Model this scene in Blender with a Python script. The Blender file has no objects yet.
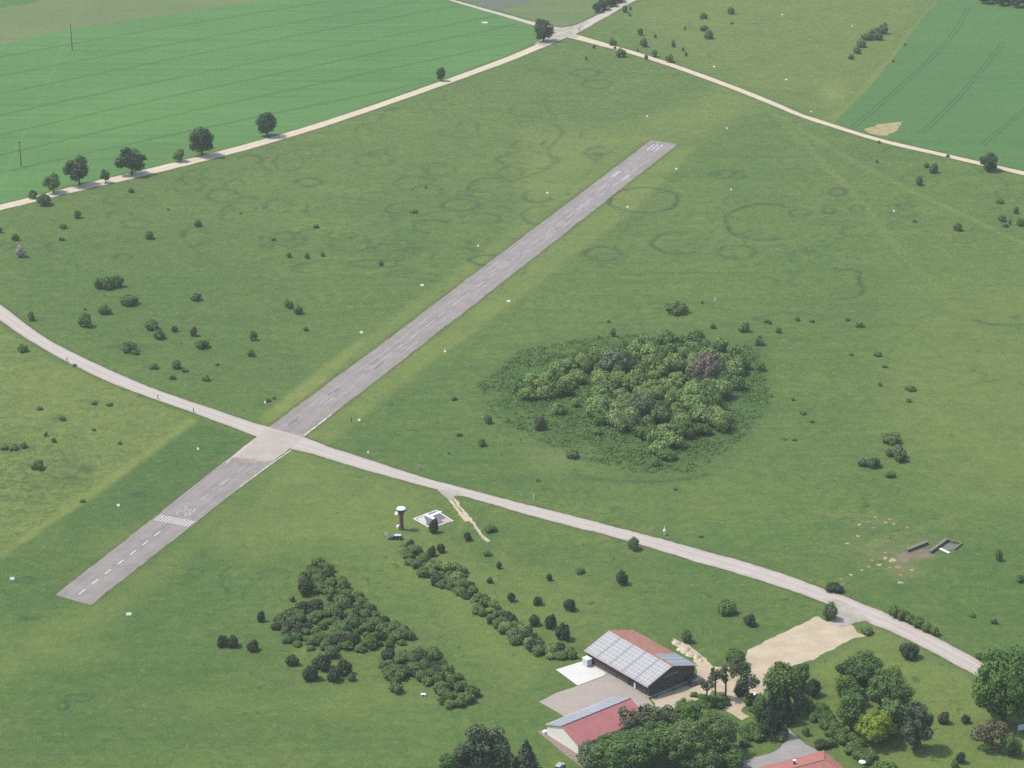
import bpy, bmesh, math, random
import numpy as np
from mathutils import Vector, Matrix, geometry
R_ = math.radians
PI = math.pi
scene = bpy.context.scene
col = scene.collection

# ------------------------------------------------------------------ camera
F = 2380.0; CAM_H = 331.6; TH = math.atan(944 / F)
CT, ST = math.cos(TH), math.sin(TH)
def P(px, py, z=0.0):
    """where the sight line through a picture point meets the level z"""
    dx = (px - 512) / F; dy = (384 - py) / F
    d = np.array([dx, CT + dy * ST, -ST + dy * CT])
    t = (z - CAM_H) / d[2]
    return Vector((d[0] * t, d[1] * t, z))
def S(px, py):
    """picture points per metre on the ground there"""
    g = P(px, py)
    return F / (g.y * CT + CAM_H * ST)
def proj(x, y, z=0.0):
    v = (z - CAM_H)
    zc = y * CT - v * ST
    yc = y * ST + v * CT
    return 512 + F * x / zc, 384 - F * yc / zc

cam = bpy.data.cameras.new('camera'); cam_o = bpy.data.objects.new('camera', cam); col.objects.link(cam_o)
cam.sensor_width = 36; cam.lens = F * 36 / 1024; cam.clip_start = 1; cam.clip_end = 30000
cam_o.location = (0, 0, CAM_H); cam_o.rotation_euler = (PI / 2 - TH, 0, 0)
scene.camera = cam_o
scene.render.resolution_x = 1024; scene.render.resolution_y = 768

# ------------------------------------------------------------------ light
SUN_EL = 60.0; SX, SY = -0.96, 0.14
w = bpy.data.worlds.new('World'); scene.world = w; w.use_nodes = True
nt = w.node_tree
bg = nt.nodes['Background']; sky = nt.nodes.new('ShaderNodeTexSky'); sky.sky_type = 'NISHITA'
sky.sun_disc = False; sky.sun_elevation = R_(SUN_EL); sky.sun_rotation = math.atan2(SX, SY)
sky.air_density = 1.2; sky.dust_density = 2.5; sky.altitude = 500
nt.links.new(sky.outputs[0], bg.inputs[0]); bg.inputs[1].default_value = 0.15
sun = bpy.data.lights.new('sun', 'SUN'); sun.energy = 2.9; sun.angle = R_(4.0); sun.color = (1.0, 0.95, 0.87)
so = bpy.data.objects.new('sun', sun); col.objects.link(so)
h = math.hypot(SX, SY); ce = math.cos(R_(SUN_EL))
so.rotation_euler = Vector((SX / h * ce, SY / h * ce, math.sin(R_(SUN_EL)))).to_track_quat('Z', 'Y').to_euler()
so.location = (-300, 900, 500)
vs = scene.view_settings; vs.view_transform = 'Standard'; vs.look = 'None'; vs.gamma = 1; vs.exposure = 0.62
scene.cycles.use_denoising = False; scene.cycles.max_bounces = 5; scene.cycles.volume_bounces = 1; scene.cycles.transparent_max_bounces = 6

# ------------------------------------------------------------------ tags
def tag(o, label=None, cat=None, group=None, kind=None):
    if label: o['label'] = label
    if cat: o['category'] = cat
    if group: o['group'] = group
    if kind: o['kind'] = kind
    return o
def empty(name, loc, rz=0.0):
    o = bpy.data.objects.new(name, None); col.objects.link(o)
    o.location = loc; o.rotation_euler = (0, 0, rz); o.empty_display_size = 0.5
    return o

# ------------------------------------------------------------------ materials
class NT:
    def __init__(s, name, rough=0.9, spec=0.2):
        s.m = bpy.data.materials.new(name); s.m.use_nodes = True; s.t = s.m.node_tree
        s.b = s.t.nodes['Principled BSDF']; s.b.inputs['Roughness'].default_value = rough
        s.b.inputs['Specular IOR Level'].default_value = spec
        s.geo = s.t.nodes.new('ShaderNodeTexCoord')
    def n(s, kind, **kw):
        x = s.t.nodes.new(kind)
        for k, v in kw.items(): setattr(x, k, v)
        return x
    def l(s, a, b): s.t.links.new(a, b)
    def mapping(s, src=None, scale=(1, 1, 1), rot=(0, 0, 0)):
        m = s.n('ShaderNodeMapping'); m.inputs['Scale'].default_value = scale; m.inputs['Rotation'].default_value = rot
        s.l(src or s.geo.outputs['Object'], m.inputs['Vector']); return m.outputs[0]
    def noise(s, scale, detail=3, vec=None, rough=0.55, dist=0.0):
        x = s.n('ShaderNodeTexNoise'); x.inputs['Scale'].default_value = scale; x.inputs['Detail'].default_value = detail
        x.inputs['Roughness'].default_value = rough; x.inputs['Distortion'].default_value = dist
        s.l(vec or s.geo.outputs['Object'], x.inputs['Vector']); return x.outputs['Fac']
    def ramp(s, fac, lo, hi, a=0.0, b=1.0):
        x = s.n('ShaderNodeMapRange'); x.inputs[1].default_value = lo; x.inputs[2].default_value = hi
        x.inputs[3].default_value = a; x.inputs[4].default_value = b; x.clamp = True
        s.l(fac, x.inputs[0]); return x.outputs[0]
    def math(s, op, a, b=None):
        x = s.n('ShaderNodeMath', operation=op)
        for i, v in enumerate((a, b)):
            if v is None: continue
            if isinstance(v, (int, float)): x.inputs[i].default_value = v
            else: s.l(v, x.inputs[i])
        return x.outputs[0]
    def mix(s, fac, a, b, mode='MIX'):
        x = s.n('ShaderNodeMix', data_type='RGBA', blend_type=mode)
        for sock, v in ((x.inputs[0], fac), (x.inputs[6], a), (x.inputs[7], b)):
            if isinstance(v, (int, float)): sock.default_value = v
            elif isinstance(v, tuple): sock.default_value = (*v, 1)
            else: s.l(v, sock)
        return x.outputs[2]
    def color(s, c): s.l(c, s.b.inputs['Base Color'])
    def bump(s, h, strength=0.5, dist=0.3):
        x = s.n('ShaderNodeBump'); x.inputs['Strength'].default_value = strength; x.inputs['Distance'].default_value = dist
        s.l(h, x.inputs['Height']); s.l(x.outputs[0], s.b.inputs['Normal'])

def flat(name, c, rough=0.8, spec=0.3, var=0.12, sc=1.5, metallic=0.0):
    k = NT(name, rough, spec)
    a = tuple(v * (1 - var) for v in c); b = tuple(min(1, v * (1 + var)) for v in c)
    k.color(k.mix(k.ramp(k.noise(sc, 4), 0.3, 0.7), a, b)); k.b.inputs['Metallic'].default_value = metallic
    return k.m

RW_ANG = math.atan2(1165.1 - 652.3, 83.8 + 129.0)    # bearing of the runway

G_A, G_B, G_C, G_D, G_E, G_L = (0.066, 0.120, 0.030), (0.118, 0.150, 0.040), (0.094, 0.156, 0.030), (0.148, 0.168, 0.050), (0.054, 0.106, 0.032), (0.054, 0.106, 0.028)
def ground_mat():
    k = NT('meadow_grass', 0.95, 0.1)
    a1 = k.n('ShaderNodeAttribute', attribute_name='patches'); a2 = k.n('ShaderNodeAttribute', attribute_name='marks')
    s1 = k.n('ShaderNodeSeparateColor'); s2 = k.n('ShaderNodeSeparateColor')
    k.l(a1.outputs['Color'], s1.inputs[0]); k.l(a2.outputs['Color'], s2.inputs[0])
    dry, lush, soil = s1.outputs; ring, rough, fringe = s2.outputs
    big = k.ramp(k.noise(0.011, 5, dist=0.6), 0.38, 0.62)
    mid = k.ramp(k.noise(0.06, 5, rough=0.6, dist=0.8), 0.36, 0.64)
    med = k.ramp(k.noise(0.20, 4, rough=0.65, dist=0.6), 0.36, 0.64)
    fine = k.ramp(k.noise(0.60, 4, rough=0.75), 0.34, 0.66)
    tuft = k.ramp(k.noise(1.7, 3, rough=0.8), 0.36, 0.64)
    streak = k.ramp(k.noise(1.0, 5, vec=k.mapping(scale=(0.022, 0.30, 1), rot=(0, 0, -RW_ANG)), rough=0.65), 0.38, 0.62)
    swirl = k.ramp(k.noise(0.12, 6, rough=0.7, dist=2.0), 0.42, 0.58)
    c = k.mix(big, G_A, G_B)
    fr = k.ramp(k.noise(0.028, 10, rough=0.80, dist=0.5), 0.42, 0.58)
    bands = k.ramp(k.noise(1.0, 4, vec=k.mapping(scale=(0.004, 0.05, 1), rot=(0, 0, -RW_ANG)), rough=0.6), 0.42, 0.58)
    c = k.mix(k.math('MULTIPLY', fr, 0.55), c, (0.138, 0.178, 0.040)); c = k.mix(k.math('MULTIPLY', bands, 0.35), c, G_E)
    c = k.mix(k.math('MULTIPLY', mid, 0.6), c, G_C)
    c = k.mix(k.math('MULTIPLY', streak, 0.45), c, G_D)
    c = k.mix(k.math('MULTIPLY', swirl, 0.5), c, G_E)
    # wetter, lusher growth and dry yellowing growth
    c = k.mix(k.math('MULTIPLY', lush, k.ramp(med, 0, 1, 0.6, 1.0)), c, G_L)
    dn = k.math('MINIMUM', k.math('MULTIPLY', k.math('MULTIPLY', dry, 1.25), k.ramp(mid, 0, 1, 0.65, 1.05)), 1.0)
    c = k.mix(dn, c, k.mix(fine, (0.158, 0.204, 0.040), (0.182, 0.190, 0.066)))
    # rough meadow: mottled herbs
    rn = k.ramp(k.noise(0.22, 5, rough=0.75, dist=1.5), 0.42, 0.58)
    c = k.mix(k.math('MULTIPLY', rough, k.math('MULTIPLY', rn, 0.85)), c, (0.040, 0.090, 0.026))
    c = k.mix(k.math('MINIMUM', k.math('MULTIPLY', k.math('MULTIPLY', ring, 1.35), k.ramp(med, 0, 1, 0.55, 1.0)), 0.9), c, (0.032, 0.066, 0.026))
    c = k.mix(k.math('MULTIPLY', fringe, k.ramp(mid, 0, 1, 0.4, 0.9)), c, (0.080, 0.072, 0.036))
    sn = k.math('MULTIPLY', soil, k.ramp(fine, 0, 1, 0.6, 1.0))
    c = k.mix(sn, c, k.mix(mid, (0.27, 0.22, 0.125), (0.21, 0.185, 0.10)))
    # small scale growth
    wd = k.ramp(k.noise(0.32, 3, rough=0.6, dist=0.8), 0.60, 0.70); wz = k.ramp(k.noise(0.02, 3), 0.42, 0.6)
    c = k.mix(k.math('MULTIPLY', k.math('MULTIPLY', wd, wz), 0.75), c, (0.036, 0.072, 0.026))
    yl = k.ramp(k.noise(0.45, 4, rough=0.7, dist=0.5), 0.58, 0.70)
    c = k.mix(k.math('MULTIPLY', yl, 0.45), c, (0.20, 0.215, 0.075))
    c = k.mix(k.math('MULTIPLY', med, 0.45), c, k.mix(1.0, c, (0.66, 0.84, 0.74), 'MULTIPLY'))
    c = k.mix(k.math('MULTIPLY', fine, 0.34), c, k.mix(1.0, c, (0.55, 0.64, 0.56), 'MULTIPLY'))
    c = k.mix(k.math('MULTIPLY', tuft, 0.22), c, k.mix(1.0, c, (1.7, 1.5, 1.5), 'MULTIPLY'))
    k.color(c); k.bump(k.math('ADD', k.math('ADD', fine, tuft), k.math('MULTIPLY', rn, rough)), 0.6, 0.25)
    return k.m

def crop_mat(name, c1, c2, ang, row=0.4):
    k = NT(name, 0.95, 0.1)
    st = k.ramp(k.noise(1.0, 5, vec=k.mapping(scale=(0.006, 0.16, 1), rot=(0, 0, -ang)), rough=0.65), 0.34, 0.66)
    st2 = k.ramp(k.noise(1.0, 3, vec=k.mapping(scale=(0.02, 0.7, 1), rot=(0, 0, -ang)), rough=0.7), 0.3, 0.7)
    big = k.ramp(k.noise(0.008, 4), 0.35, 0.65)
    f = k.ramp(k.noise(0.5, 4, rough=0.7), 0.3, 0.7)
    c = k.mix(st, c1, c2)
    c = k.mix(k.math('MULTIPLY', big, 0.35), c, tuple(v * 1.25 for v in c2))
    c = k.mix(k.math('MULTIPLY', st2, 0.3), c, k.mix(1.0, c, (0.75, 0.8, 0.75), 'MULTIPLY'))
    c = k.mix(k.math('MULTIPLY', f, 0.18), c, k.mix(1.0, c, (0.6, 0.65, 0.6), 'MULTIPLY'))
    k.color(c); k.bump(f, 0.4, 0.2)
    return k.m

def paving_mat(name, c, c2, ang, patch=0.35, grain=0.9, joints=0.0, wid=0.0, ruts=0.0):
    k = NT(name, 0.9, 0.25)
    if wid:
        long_ = k.ramp(k.noise(1.0, 5, vec=k.mapping(src=k.geo.outputs['UV'], scale=(0.03, 1.0 * wid, 1)), rough=0.7), 0.38, 0.62)
    else:
        long_ = k.ramp(k.noise(1.0, 5, vec=k.mapping(scale=(0.035, 1.1, 1), rot=(0, 0, -ang)), rough=0.7), 0.36, 0.64)
    bl = k.ramp(k.noise(0.16, 5, rough=0.65), 0.38, 0.62)
    g = k.ramp(k.noise(grain, 4, rough=0.8), 0.3, 0.7)
    c_ = k.mix(k.math('MULTIPLY', long_, 0.65), c, c2)
    c_ = k.mix(k.math('MULTIPLY', bl, patch), c_, tuple(v * 0.72 for v in c))
    c_ = k.mix(k.math('MULTIPLY', g, 0.22), c_, k.mix(1.0, c_, (0.62, 0.6, 0.6), 'MULTIPLY'))
    if ruts:
        sx = k.n('ShaderNodeSeparateXYZ'); k.l(k.geo.outputs['UV'], sx.inputs[0])
        ab = k.math('ABSOLUTE', k.math('SUBTRACT', k.math('ABSOLUTE', k.math('SUBTRACT', sx.outputs[1], 0.5)), 0.2))
        c_ = k.mix(k.math('MULTIPLY', k.ramp(ab, 0.0, 0.1, 1, 0), ruts), c_, tuple(min(1, v * 1.25) for v in c2))
        eg = k.ramp(k.math('ABSOLUTE', k.math('SUBTRACT', sx.outputs[1], 0.5)), 0.40, 0.50)
        c_ = k.mix(k.math('MULTIPLY', k.math('MULTIPLY', eg, bl), 0.55), c_, (0.17, 0.17, 0.09))
    if joints:
        br = k.n('ShaderNodeTexBrick'); k.l(k.mapping(scale=(0.2, 0.2, 0.2), rot=(0, 0, -ang)), br.inputs['Vector'])
        br.inputs['Mortar Size'].default_value = 0.012; br.inputs['Scale'].default_value = 1.0
        c_ = k.mix(k.math('MULTIPLY', br.outputs['Fac'], joints), c_, tuple(v * 0.5 for v in c))
    k.color(c_); k.bump(g, 0.2, 0.03)
    return k.m

def leaf_mat(name, c1, c2, tips=None, trans=0.25):
    k = NT(name, 0.75, 0.15)
    oi = k.n('ShaderNodeObjectInfo')
    gm = k.n('ShaderNodeNewGeometry')
    nz = k.ramp(k.noise(3.2, 3, rough=0.7), 0.36, 0.64)
    c = k.mix(nz, c1, c2)
    c = k.mix(1.0, c, k.mix(k.ramp(gm.outputs['Random Per Island'], 0, 1), (0.66, 0.68, 0.7), (1.4, 1.36, 1.25)), 'MULTIPLY')
    c = k.mix(k.ramp(oi.outputs['Random'], 0, 1, 0, 0.4), c, k.mix(1.0, c, (1.2, 1.08, 0.8), 'MULTIPLY'))
    k.color(c)
    tr = k.n('ShaderNodeBsdfTranslucent'); k.l(k.mix(1.0, c, (1.1, 1.25, 0.6), 'MULTIPLY'), tr.inputs[0])
    mx = k.n('ShaderNodeMixShader'); mx.inputs[0].default_value = trans
    k.l(k.b.outputs[0], mx.inputs[1]); k.l(tr.outputs[0], mx.inputs[2])
    out = k.t.nodes['Material Output']; k.l(mx.outputs[0], out.inputs[0])
    return k.m

M = {}
M['ground'] = ground_mat()
M['crop'] = crop_mat('young_wheat', (0.056, 0.132, 0.034), (0.086, 0.172, 0.046), R_(38.5))
M['crop_blue'] = crop_mat('winter_cereal', (0.056, 0.124, 0.034), (0.070, 0.142, 0.040), R_(60))
M['fallow'] = crop_mat('fallow_weeds', (0.086, 0.134, 0.044), (0.124, 0.150, 0.058), R_(38.5))
M['plough'] = crop_mat('sparse_crop', (0.095, 0.11, 0.075), (0.12, 0.125, 0.09), R_(20))
M['track_green'] = crop_mat('pressed_crop', (0.050, 0.118, 0.033), (0.058, 0.130, 0.036), R_(38.5))
M['track_dark'] = crop_mat('pressed_dark_crop', (0.044, 0.094, 0.036), (0.050, 0.10, 0.038), R_(60))
M['runway'] = paving_mat('old_runway_asphalt', (0.205, 0.180, 0.164), (0.295, 0.255, 0.232), RW_ANG, 0.45, wid=14, ruts=0.10)
M['road'] = paving_mat('pale_concrete_road', (0.355, 0.312, 0.272), (0.41, 0.36, 0.31), R_(-37), 0.22, 0.7, 0.10, wid=7, ruts=0.25)
M['gravel'] = paving_mat('pale_gravel_path', (0.42, 0.36, 0.25), (0.50, 0.435, 0.31), R_(38), 0.35, 0.6, wid=5, ruts=0.5)
M['gravel_grey'] = paving_mat('grey_gravel_path', (0.36, 0.325, 0.27), (0.43, 0.38, 0.31), R_(38), 0.35, 0.6, wid=5, ruts=0.4)
M['sand'] = paving_mat('bare_sandy_yard', (0.40, 0.325, 0.22), (0.48, 0.395, 0.275), R_(35), 0.5, 0.5)
M['yard'] = paving_mat('paver_yard', (0.30, 0.255, 0.215), (0.345, 0.295, 0.25), R_(38), 0.2, 0.9, 0.25)
M['slab'] = flat('new_concrete', (0.50, 0.485, 0.44), 0.85, 0.2, 0.05, 0.4)
M['drive'] = paving_mat('driveway_asphalt', (0.25, 0.23, 0.215), (0.30, 0.275, 0.26), R_(-50), 0.35)
M['walk'] = flat('brown_walkway', (0.20, 0.16, 0.13), 0.9, 0.2, 0.15, 1.0)
def worn(name, c, keep=0.55):
    k = NT(name, 0.85, 0.2); n_ = k.ramp(k.noise(1.1, 5, rough=0.8), keep - .12, keep + .12)
    k.color(k.mix(n_, c, (0.25, 0.222, 0.214))); return k.m
M['paint'] = worn('worn_white_paint', (0.56, 0.55, 0.52), .60)
M['paint_faint2'] = flat('pale_edge_kerb', (0.48, 0.45, 0.40), .9, .2, .25, 1.0)
M['paint_faint'] = worn('faded_runway_paint', (0.36, 0.335, 0.32), .50)
M['white'] = flat('white_paint', (0.70, 0.70, 0.68), 0.6, 0.3, 0.04)
M['marker'] = flat('weathered_marker_white', (0.52, 0.52, 0.50), 0.7, 0.3, 0.1)
M['white_render'] = flat('cream_render', (0.72, 0.68, 0.60), 0.9, 0.2, 0.05, 0.6)
M['timber'] = None
def timber_mat(name, c, ang, sc=3.0):
    k = NT(name, 0.9, 0.15)
    x = k.ramp(k.noise(1.0, 3, vec=k.mapping(scale=(sc, sc, 0.12))), 0.35, 0.65)
    y = k.ramp(k.noise(0.25, 3), 0.35, 0.65)
    cc = k.mix(x, tuple(v * 0.95 for v in c), tuple(v * 1.05 for v in c))
    k.color(k.mix(k.math('MULTIPLY', y, 0.2), cc, tuple(v * 1.6 for v in c))); return k.m
M['timber'] = timber_mat('dark_stained_boards', (0.078, 0.058, 0.050), 0)
M['dark'] = flat('dark_opening', (0.02, 0.02, 0.022), 0.6, 0.3)
M['dark_metal'] = flat('dark_grey_metal', (0.06, 0.06, 0.065), 0.5, 0.5)
M['concrete'] = flat('grey_concrete', (0.33, 0.31, 0.285), 0.9, 0.2, 0.15, 0.8)
M['brick'] = flat('brown_brick', (0.15, 0.085, 0.065), 0.9, 0.2, 0.2, 3)
M['wood_grey'] = flat('weathered_wood', (0.17, 0.15, 0.125), 0.9, 0.2, 0.2, 2)
M['pole'] = flat('tarred_wood', (0.06, 0.05, 0.045), 0.9, 0.2, 0.2, 2)
M['box'] = flat('light_grey_sheet', (0.50, 0.52, 0.55), 0.5, 0.4, 0.06)
M['red_cloth'] = flat('red_paint', (0.45, 0.06, 0.04), 0.8)
M['yellow'] = flat('yellow_paint', (0.65, 0.48, 0.08), 0.8)
M['tar'] = flat('signal_ground', (0.13, 0.12, 0.14), 0.9, 0.2, 0.15)
M['glass'] = flat('dark_glass', (0.02, 0.025, 0.03), 0.08, 0.6, 0.0)
M['tyre'] = flat('black_rubber', (0.02, 0.02, 0.02), 0.9)
M['stone'] = flat('pale_limestone', (0.46, 0.40, 0.29), 0.95, 0.1, 0.15, 1.5)
M['soil'] = flat('reddish_soil', (0.27, 0.16, 0.09), 0.95, 0.1, 0.3, 0.9)
M['pale_soil'] = flat('pale_dug_soil', (0.33, 0.26, 0.15), 0.95, 0.1, 0.3, 0.9)
def tile_mat(name, c, c2, sc, along):
    k = NT(name, 0.85, 0.2)
    w_ = k.n('ShaderNodeTexWave'); w_.bands_direction = along; w_.inputs['Scale'].default_value = sc; w_.inputs['Distortion'].default_value = 0.3
    k.l(k.geo.outputs['Object'], w_.inputs['Vector'])
    n1 = k.ramp(k.noise(0.35, 5, rough=0.7), 0.34, 0.66)
    n2 = k.ramp(k.noise(2.5, 3, rough=0.7), 0.3, 0.7)
    cc = k.mix(n1, c, c2); cc = k.mix(k.math('MULTIPLY', n2, 0.3), cc, tuple(v * 0.6 for v in c))
    k.color(k.mix(k.math('MULTIPLY', w_.outputs['Fac'], 0.16), cc, tuple(v * 0.5 for v in c)))
    k.bump(w_.outputs['Fac'], 0.3, 0.05); return k.m
M['tiles'] = tile_mat('clay_roof_tiles', (0.29, 0.125, 0.092), (0.36, 0.185, 0.145), 0.9, 'Y')
M['red_sheet'] = tile_mat('red_sheet_roof', (0.345, 0.125, 0.125), (0.40, 0.16, 0.155), 0.7, 'X')
M['house_tiles'] = tile_mat('warm_roof_tiles', (0.31, 0.130, 0.100), (0.37, 0.165, 0.125), 0.9, 'X')
def solar_mat(name, cell, line, nx, ny, rough=0.25, lw=0.08):
    k = NT(name, rough, 0.6)
    uv = k.n('ShaderNodeSeparateXYZ'); k.l(k.geo.outputs['UV'], uv.inputs[0])
    def grid(o, n_):
        f = k.math('FRACT', k.math('MULTIPLY', o, float(n_)))
        return k.math('LESS_THAN', k.math('ABSOLUTE', k.math('SUBTRACT', f, 0.5)), 0.5 - lw)
    g = k.math('MULTIPLY', grid(uv.outputs[0], nx), grid(uv.outputs[1], ny))
    v = k.ramp(k.noise(0.8, 3), 0.3, 0.7)
    k.color(k.mix(g, line, k.mix(v, cell, tuple(x * 1.2 for x in cell)))); k.b.inputs['Roughness'].default_value = rough
    return k.m
M['solar'] = solar_mat('solar_modules_sky_sheen', (0.235, 0.228, 0.222), (0.37, 0.362, 0.35), 4, 7, 0.34, 0.09)  # pale cell colour stands in for the reflected sky
M['solar2'] = solar_mat('solar_modules_grey', (0.15, 0.17, 0.21), (0.36, 0.38, 0.40), 6, 3, 0.25, 0.05)
M['solar3'] = solar_mat('solar_modules_blue', (0.20, 0.22, 0.245), (0.42, 0.43, 0.44), 1, 1, 0.3, 0.07)
M['bark'] = flat('bark', (0.10, 0.075, 0.055), 0.95, 0.1, 0.25, 2)
M['bark_pine'] = flat('pine_bark', (0.16, 0.095, 0.06), 0.95, 0.1, 0.25, 2)
M['lf_shrub'] = leaf_mat('shrub_leaves', (0.076, 0.128, 0.044), (0.140, 0.212, 0.072))
M['lf_dark'] = leaf_mat('juniper_needles', (0.036, 0.050, 0.030), (0.058, 0.080, 0.040), trans=0.12)
M['lf_thicket'] = leaf_mat('thicket_leaves', (0.122, 0.198, 0.058), (0.215, 0.295, 0.108))
M['lf_grey'] = leaf_mat('willow_leaves', (0.105, 0.150, 0.080), (0.145, 0.190, 0.105))
M['lf_bare'] = leaf_mat('bare_twigs', (0.125, 0.108, 0.088), (0.160, 0.136, 0.112), trans=0.05)
M['lf_brown'] = leaf_mat('reddish_twigs', (0.090, 0.082, 0.052), (0.115, 0.108, 0.062), trans=0.1)
M['lf_blossom'] = leaf_mat('white_blossom', (0.10, 0.11, 0.08), (0.48, 0.48, 0.42), trans=0.1)
M['lf_tree'] = leaf_mat('field_tree_leaves', (0.040, 0.070, 0.034), (0.068, 0.112, 0.044))
M['lf_broad'] = leaf_mat('broadleaf_leaves', (0.060, 0.116, 0.034), (0.114, 0.186, 0.054))
M['lf_bright'] = leaf_mat('fresh_leaves', (0.060, 0.125, 0.026), (0.10, 0.180, 0.040))
M['lf_yellow'] = leaf_mat('yellow_green_leaves', (0.12, 0.19, 0.026), (0.26, 0.31, 0.045))
M['lf_pine'] = leaf_mat('pine_needles', (0.048, 0.070, 0.040), (0.080, 0.108, 0.058), trans=0.12)
M['lf_spruce'] = leaf_mat('spruce_needles', (0.020, 0.038, 0.022), (0.036, 0.058, 0.030), trans=0.1)
M['lf_under'] = leaf_mat('undergrowth_leaves', (0.086, 0.150, 0.046), (0.125, 0.195, 0.060))

# ------------------------------------------------------------------ mesh helpers
def mesh_np(name, verts, faces, mats, fm=None):
    me = bpy.data.meshes.new(name); verts = np.asarray(verts, np.float32); faces = np.asarray(faces, np.int32)
    k = faces.shape[1]
    me.vertices.add(len(verts)); me.vertices.foreach_set('co', verts.ravel())
    me.loops.add(faces.size); me.loops.foreach_set('vertex_index', faces.ravel())
    me.polygons.add(len(faces)); me.polygons.foreach_set('loop_start', np.arange(0, faces.size, k, dtype=np.int32))
    me.polygons.foreach_set('loop_total', np.full(len(faces), k, np.int32))
    for m in mats: me.materials.append(m)
    if fm is not None: me.polygons.foreach_set('material_index', np.asarray(fm, np.int32))
    me.update(calc_edges=True); return me
def link(name, me, parent=None, loc=None):
    o = bpy.data.objects.new(name, me); col.objects.link(o)
    if parent is not None: o.parent = parent
    if loc is not None: o.location = loc
    return o
class MB:
    """collects shapes, then links them as one mesh object"""
    def __init__(s): s.bm = bmesh.new()
    def hexa(s, pts):
        v = [s.bm.verts.new(p) for p in pts]
        for f in ((0, 3, 2, 1), (4, 5, 6, 7), (0, 1, 5, 4), (1, 2, 6, 5), (2, 3, 7, 6), (3, 0, 4, 7)): s.bm.faces.new([v[i] for i in f])
        return s
    def box(s, x0, x1, y0, y1, z0, z1):
        return s.hexa([(x0, y0, z0), (x1, y0, z0), (x1, y1, z0), (x0, y1, z0), (x0, y0, z1), (x1, y0, z1), (x1, y1, z1), (x0, y1, z1)])
    def prism(s, pts, off):
        """closed outline pts (3D) swept by vector off"""
        off = Vector(off); a = [s.bm.verts.new(p) for p in pts]; b = [s.bm.verts.new(Vector(p) + off) for p in pts]
        n = len(pts); s.bm.faces.new(a[::-1]); s.bm.faces.new(b)
        for i in range(n): s.bm.faces.new((a[i], a[(i + 1) % n], b[(i + 1) % n], b[i]))
        return s
    def tube(s, pts, rad, n=8):
        pts = [Vector(p) for p in pts]; rad = rad if isinstance(rad, (list, tuple)) else [rad] * len(pts); rings = []
        for i, p in enumerate(pts):
            d = (pts[min(i + 1, len(pts) - 1)] - pts[max(i - 1, 0)]).normalized()
            q = d.to_track_quat('Z', 'Y'); 
            rings.append([s.bm.verts.new(p + q @ Vector((math.cos(2 * PI * j / n) * rad[i], math.sin(2 * PI * j / n) * rad[i], 0))) for j in range(n)])
        for a, b in zip(rings, rings[1:]):
            for j in range(n): s.bm.faces.new((a[j], a[(j + 1) % n], b[(j + 1) % n], b[j]))
        s.bm.faces.new(rings[0][::-1]); s.bm.faces.new(rings[-1]); return s
    def lathe(s, prof, c=(0, 0, 0), n=16):
        rings = [[s.bm.verts.new((c[0] + r * math.cos(2 * PI * j / n), c[1] + r * math.sin(2 * PI * j / n), c[2] + z)) for j in range(n)] for r, z in prof]
        for a, b in zip(rings, rings[1:]):
            for j in range(n): s.bm.faces.new((a[j], a[(j + 1) % n], b[(j + 1) % n], b[j]))
        s.bm.faces.new(rings[0][::-1]); s.bm.faces.new(rings[-1]); return s
    def build(s, name, mat, parent=None, bevel=0.0, smooth=False):
        bmesh.ops.recalc_face_normals(s.bm, faces=s.bm.faces)
        if bevel: bmesh.ops.bevel(s.bm, geom=s.bm.edges, offset=bevel, segments=2, affect='EDGES', clamp_overlap=True)
        me = bpy.data.meshes.new(name); s.bm.to_mesh(me); s.bm.free(); me.materials.append(mat)
        if smooth: me.polygons.foreach_set('use_smooth', [True] * len(me.polygons))
        return link(name, me, parent)

rng = np.random.default_rng(7); random.seed(7)

# ------------------------------------------------------------------ sheets lying on the ground
def resample(pts, step):
    pts = [np.array(p[:2], float) for p in pts]; d = [0]
    for a, b in zip(pts, pts[1:]): d.append(d[-1] + np.linalg.norm(b - a))
    n = max(2, int(d[-1] / step) + 1); t = np.linspace(0, d[-1], n)
    return np.stack([np.interp(t, d, [p[i] for p in pts]) for i in (0, 1)], 1)
def smooth_line(pts, it=2):
    """Chaikin corner cutting that keeps the end points"""
    pts = [np.array(p[:2], float) for p in pts]
    for _ in range(it):
        out = [pts[0]]
        for a, b in zip(pts, pts[1:]): out += [a * 0.75 + b * 0.25, a * 0.25 + b * 0.75]
        out.append(pts[-1]); pts = out
    return pts
def wander(n, amp, rs, k=5):
    x = rs.normal(size=n + 2 * k); ker = np.ones(k) / k
    return np.convolve(x, ker, 'same')[k:k + n] * amp * math.sqrt(k) * 0.6 + rs.normal(size=n) * amp * 0.35
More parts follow.
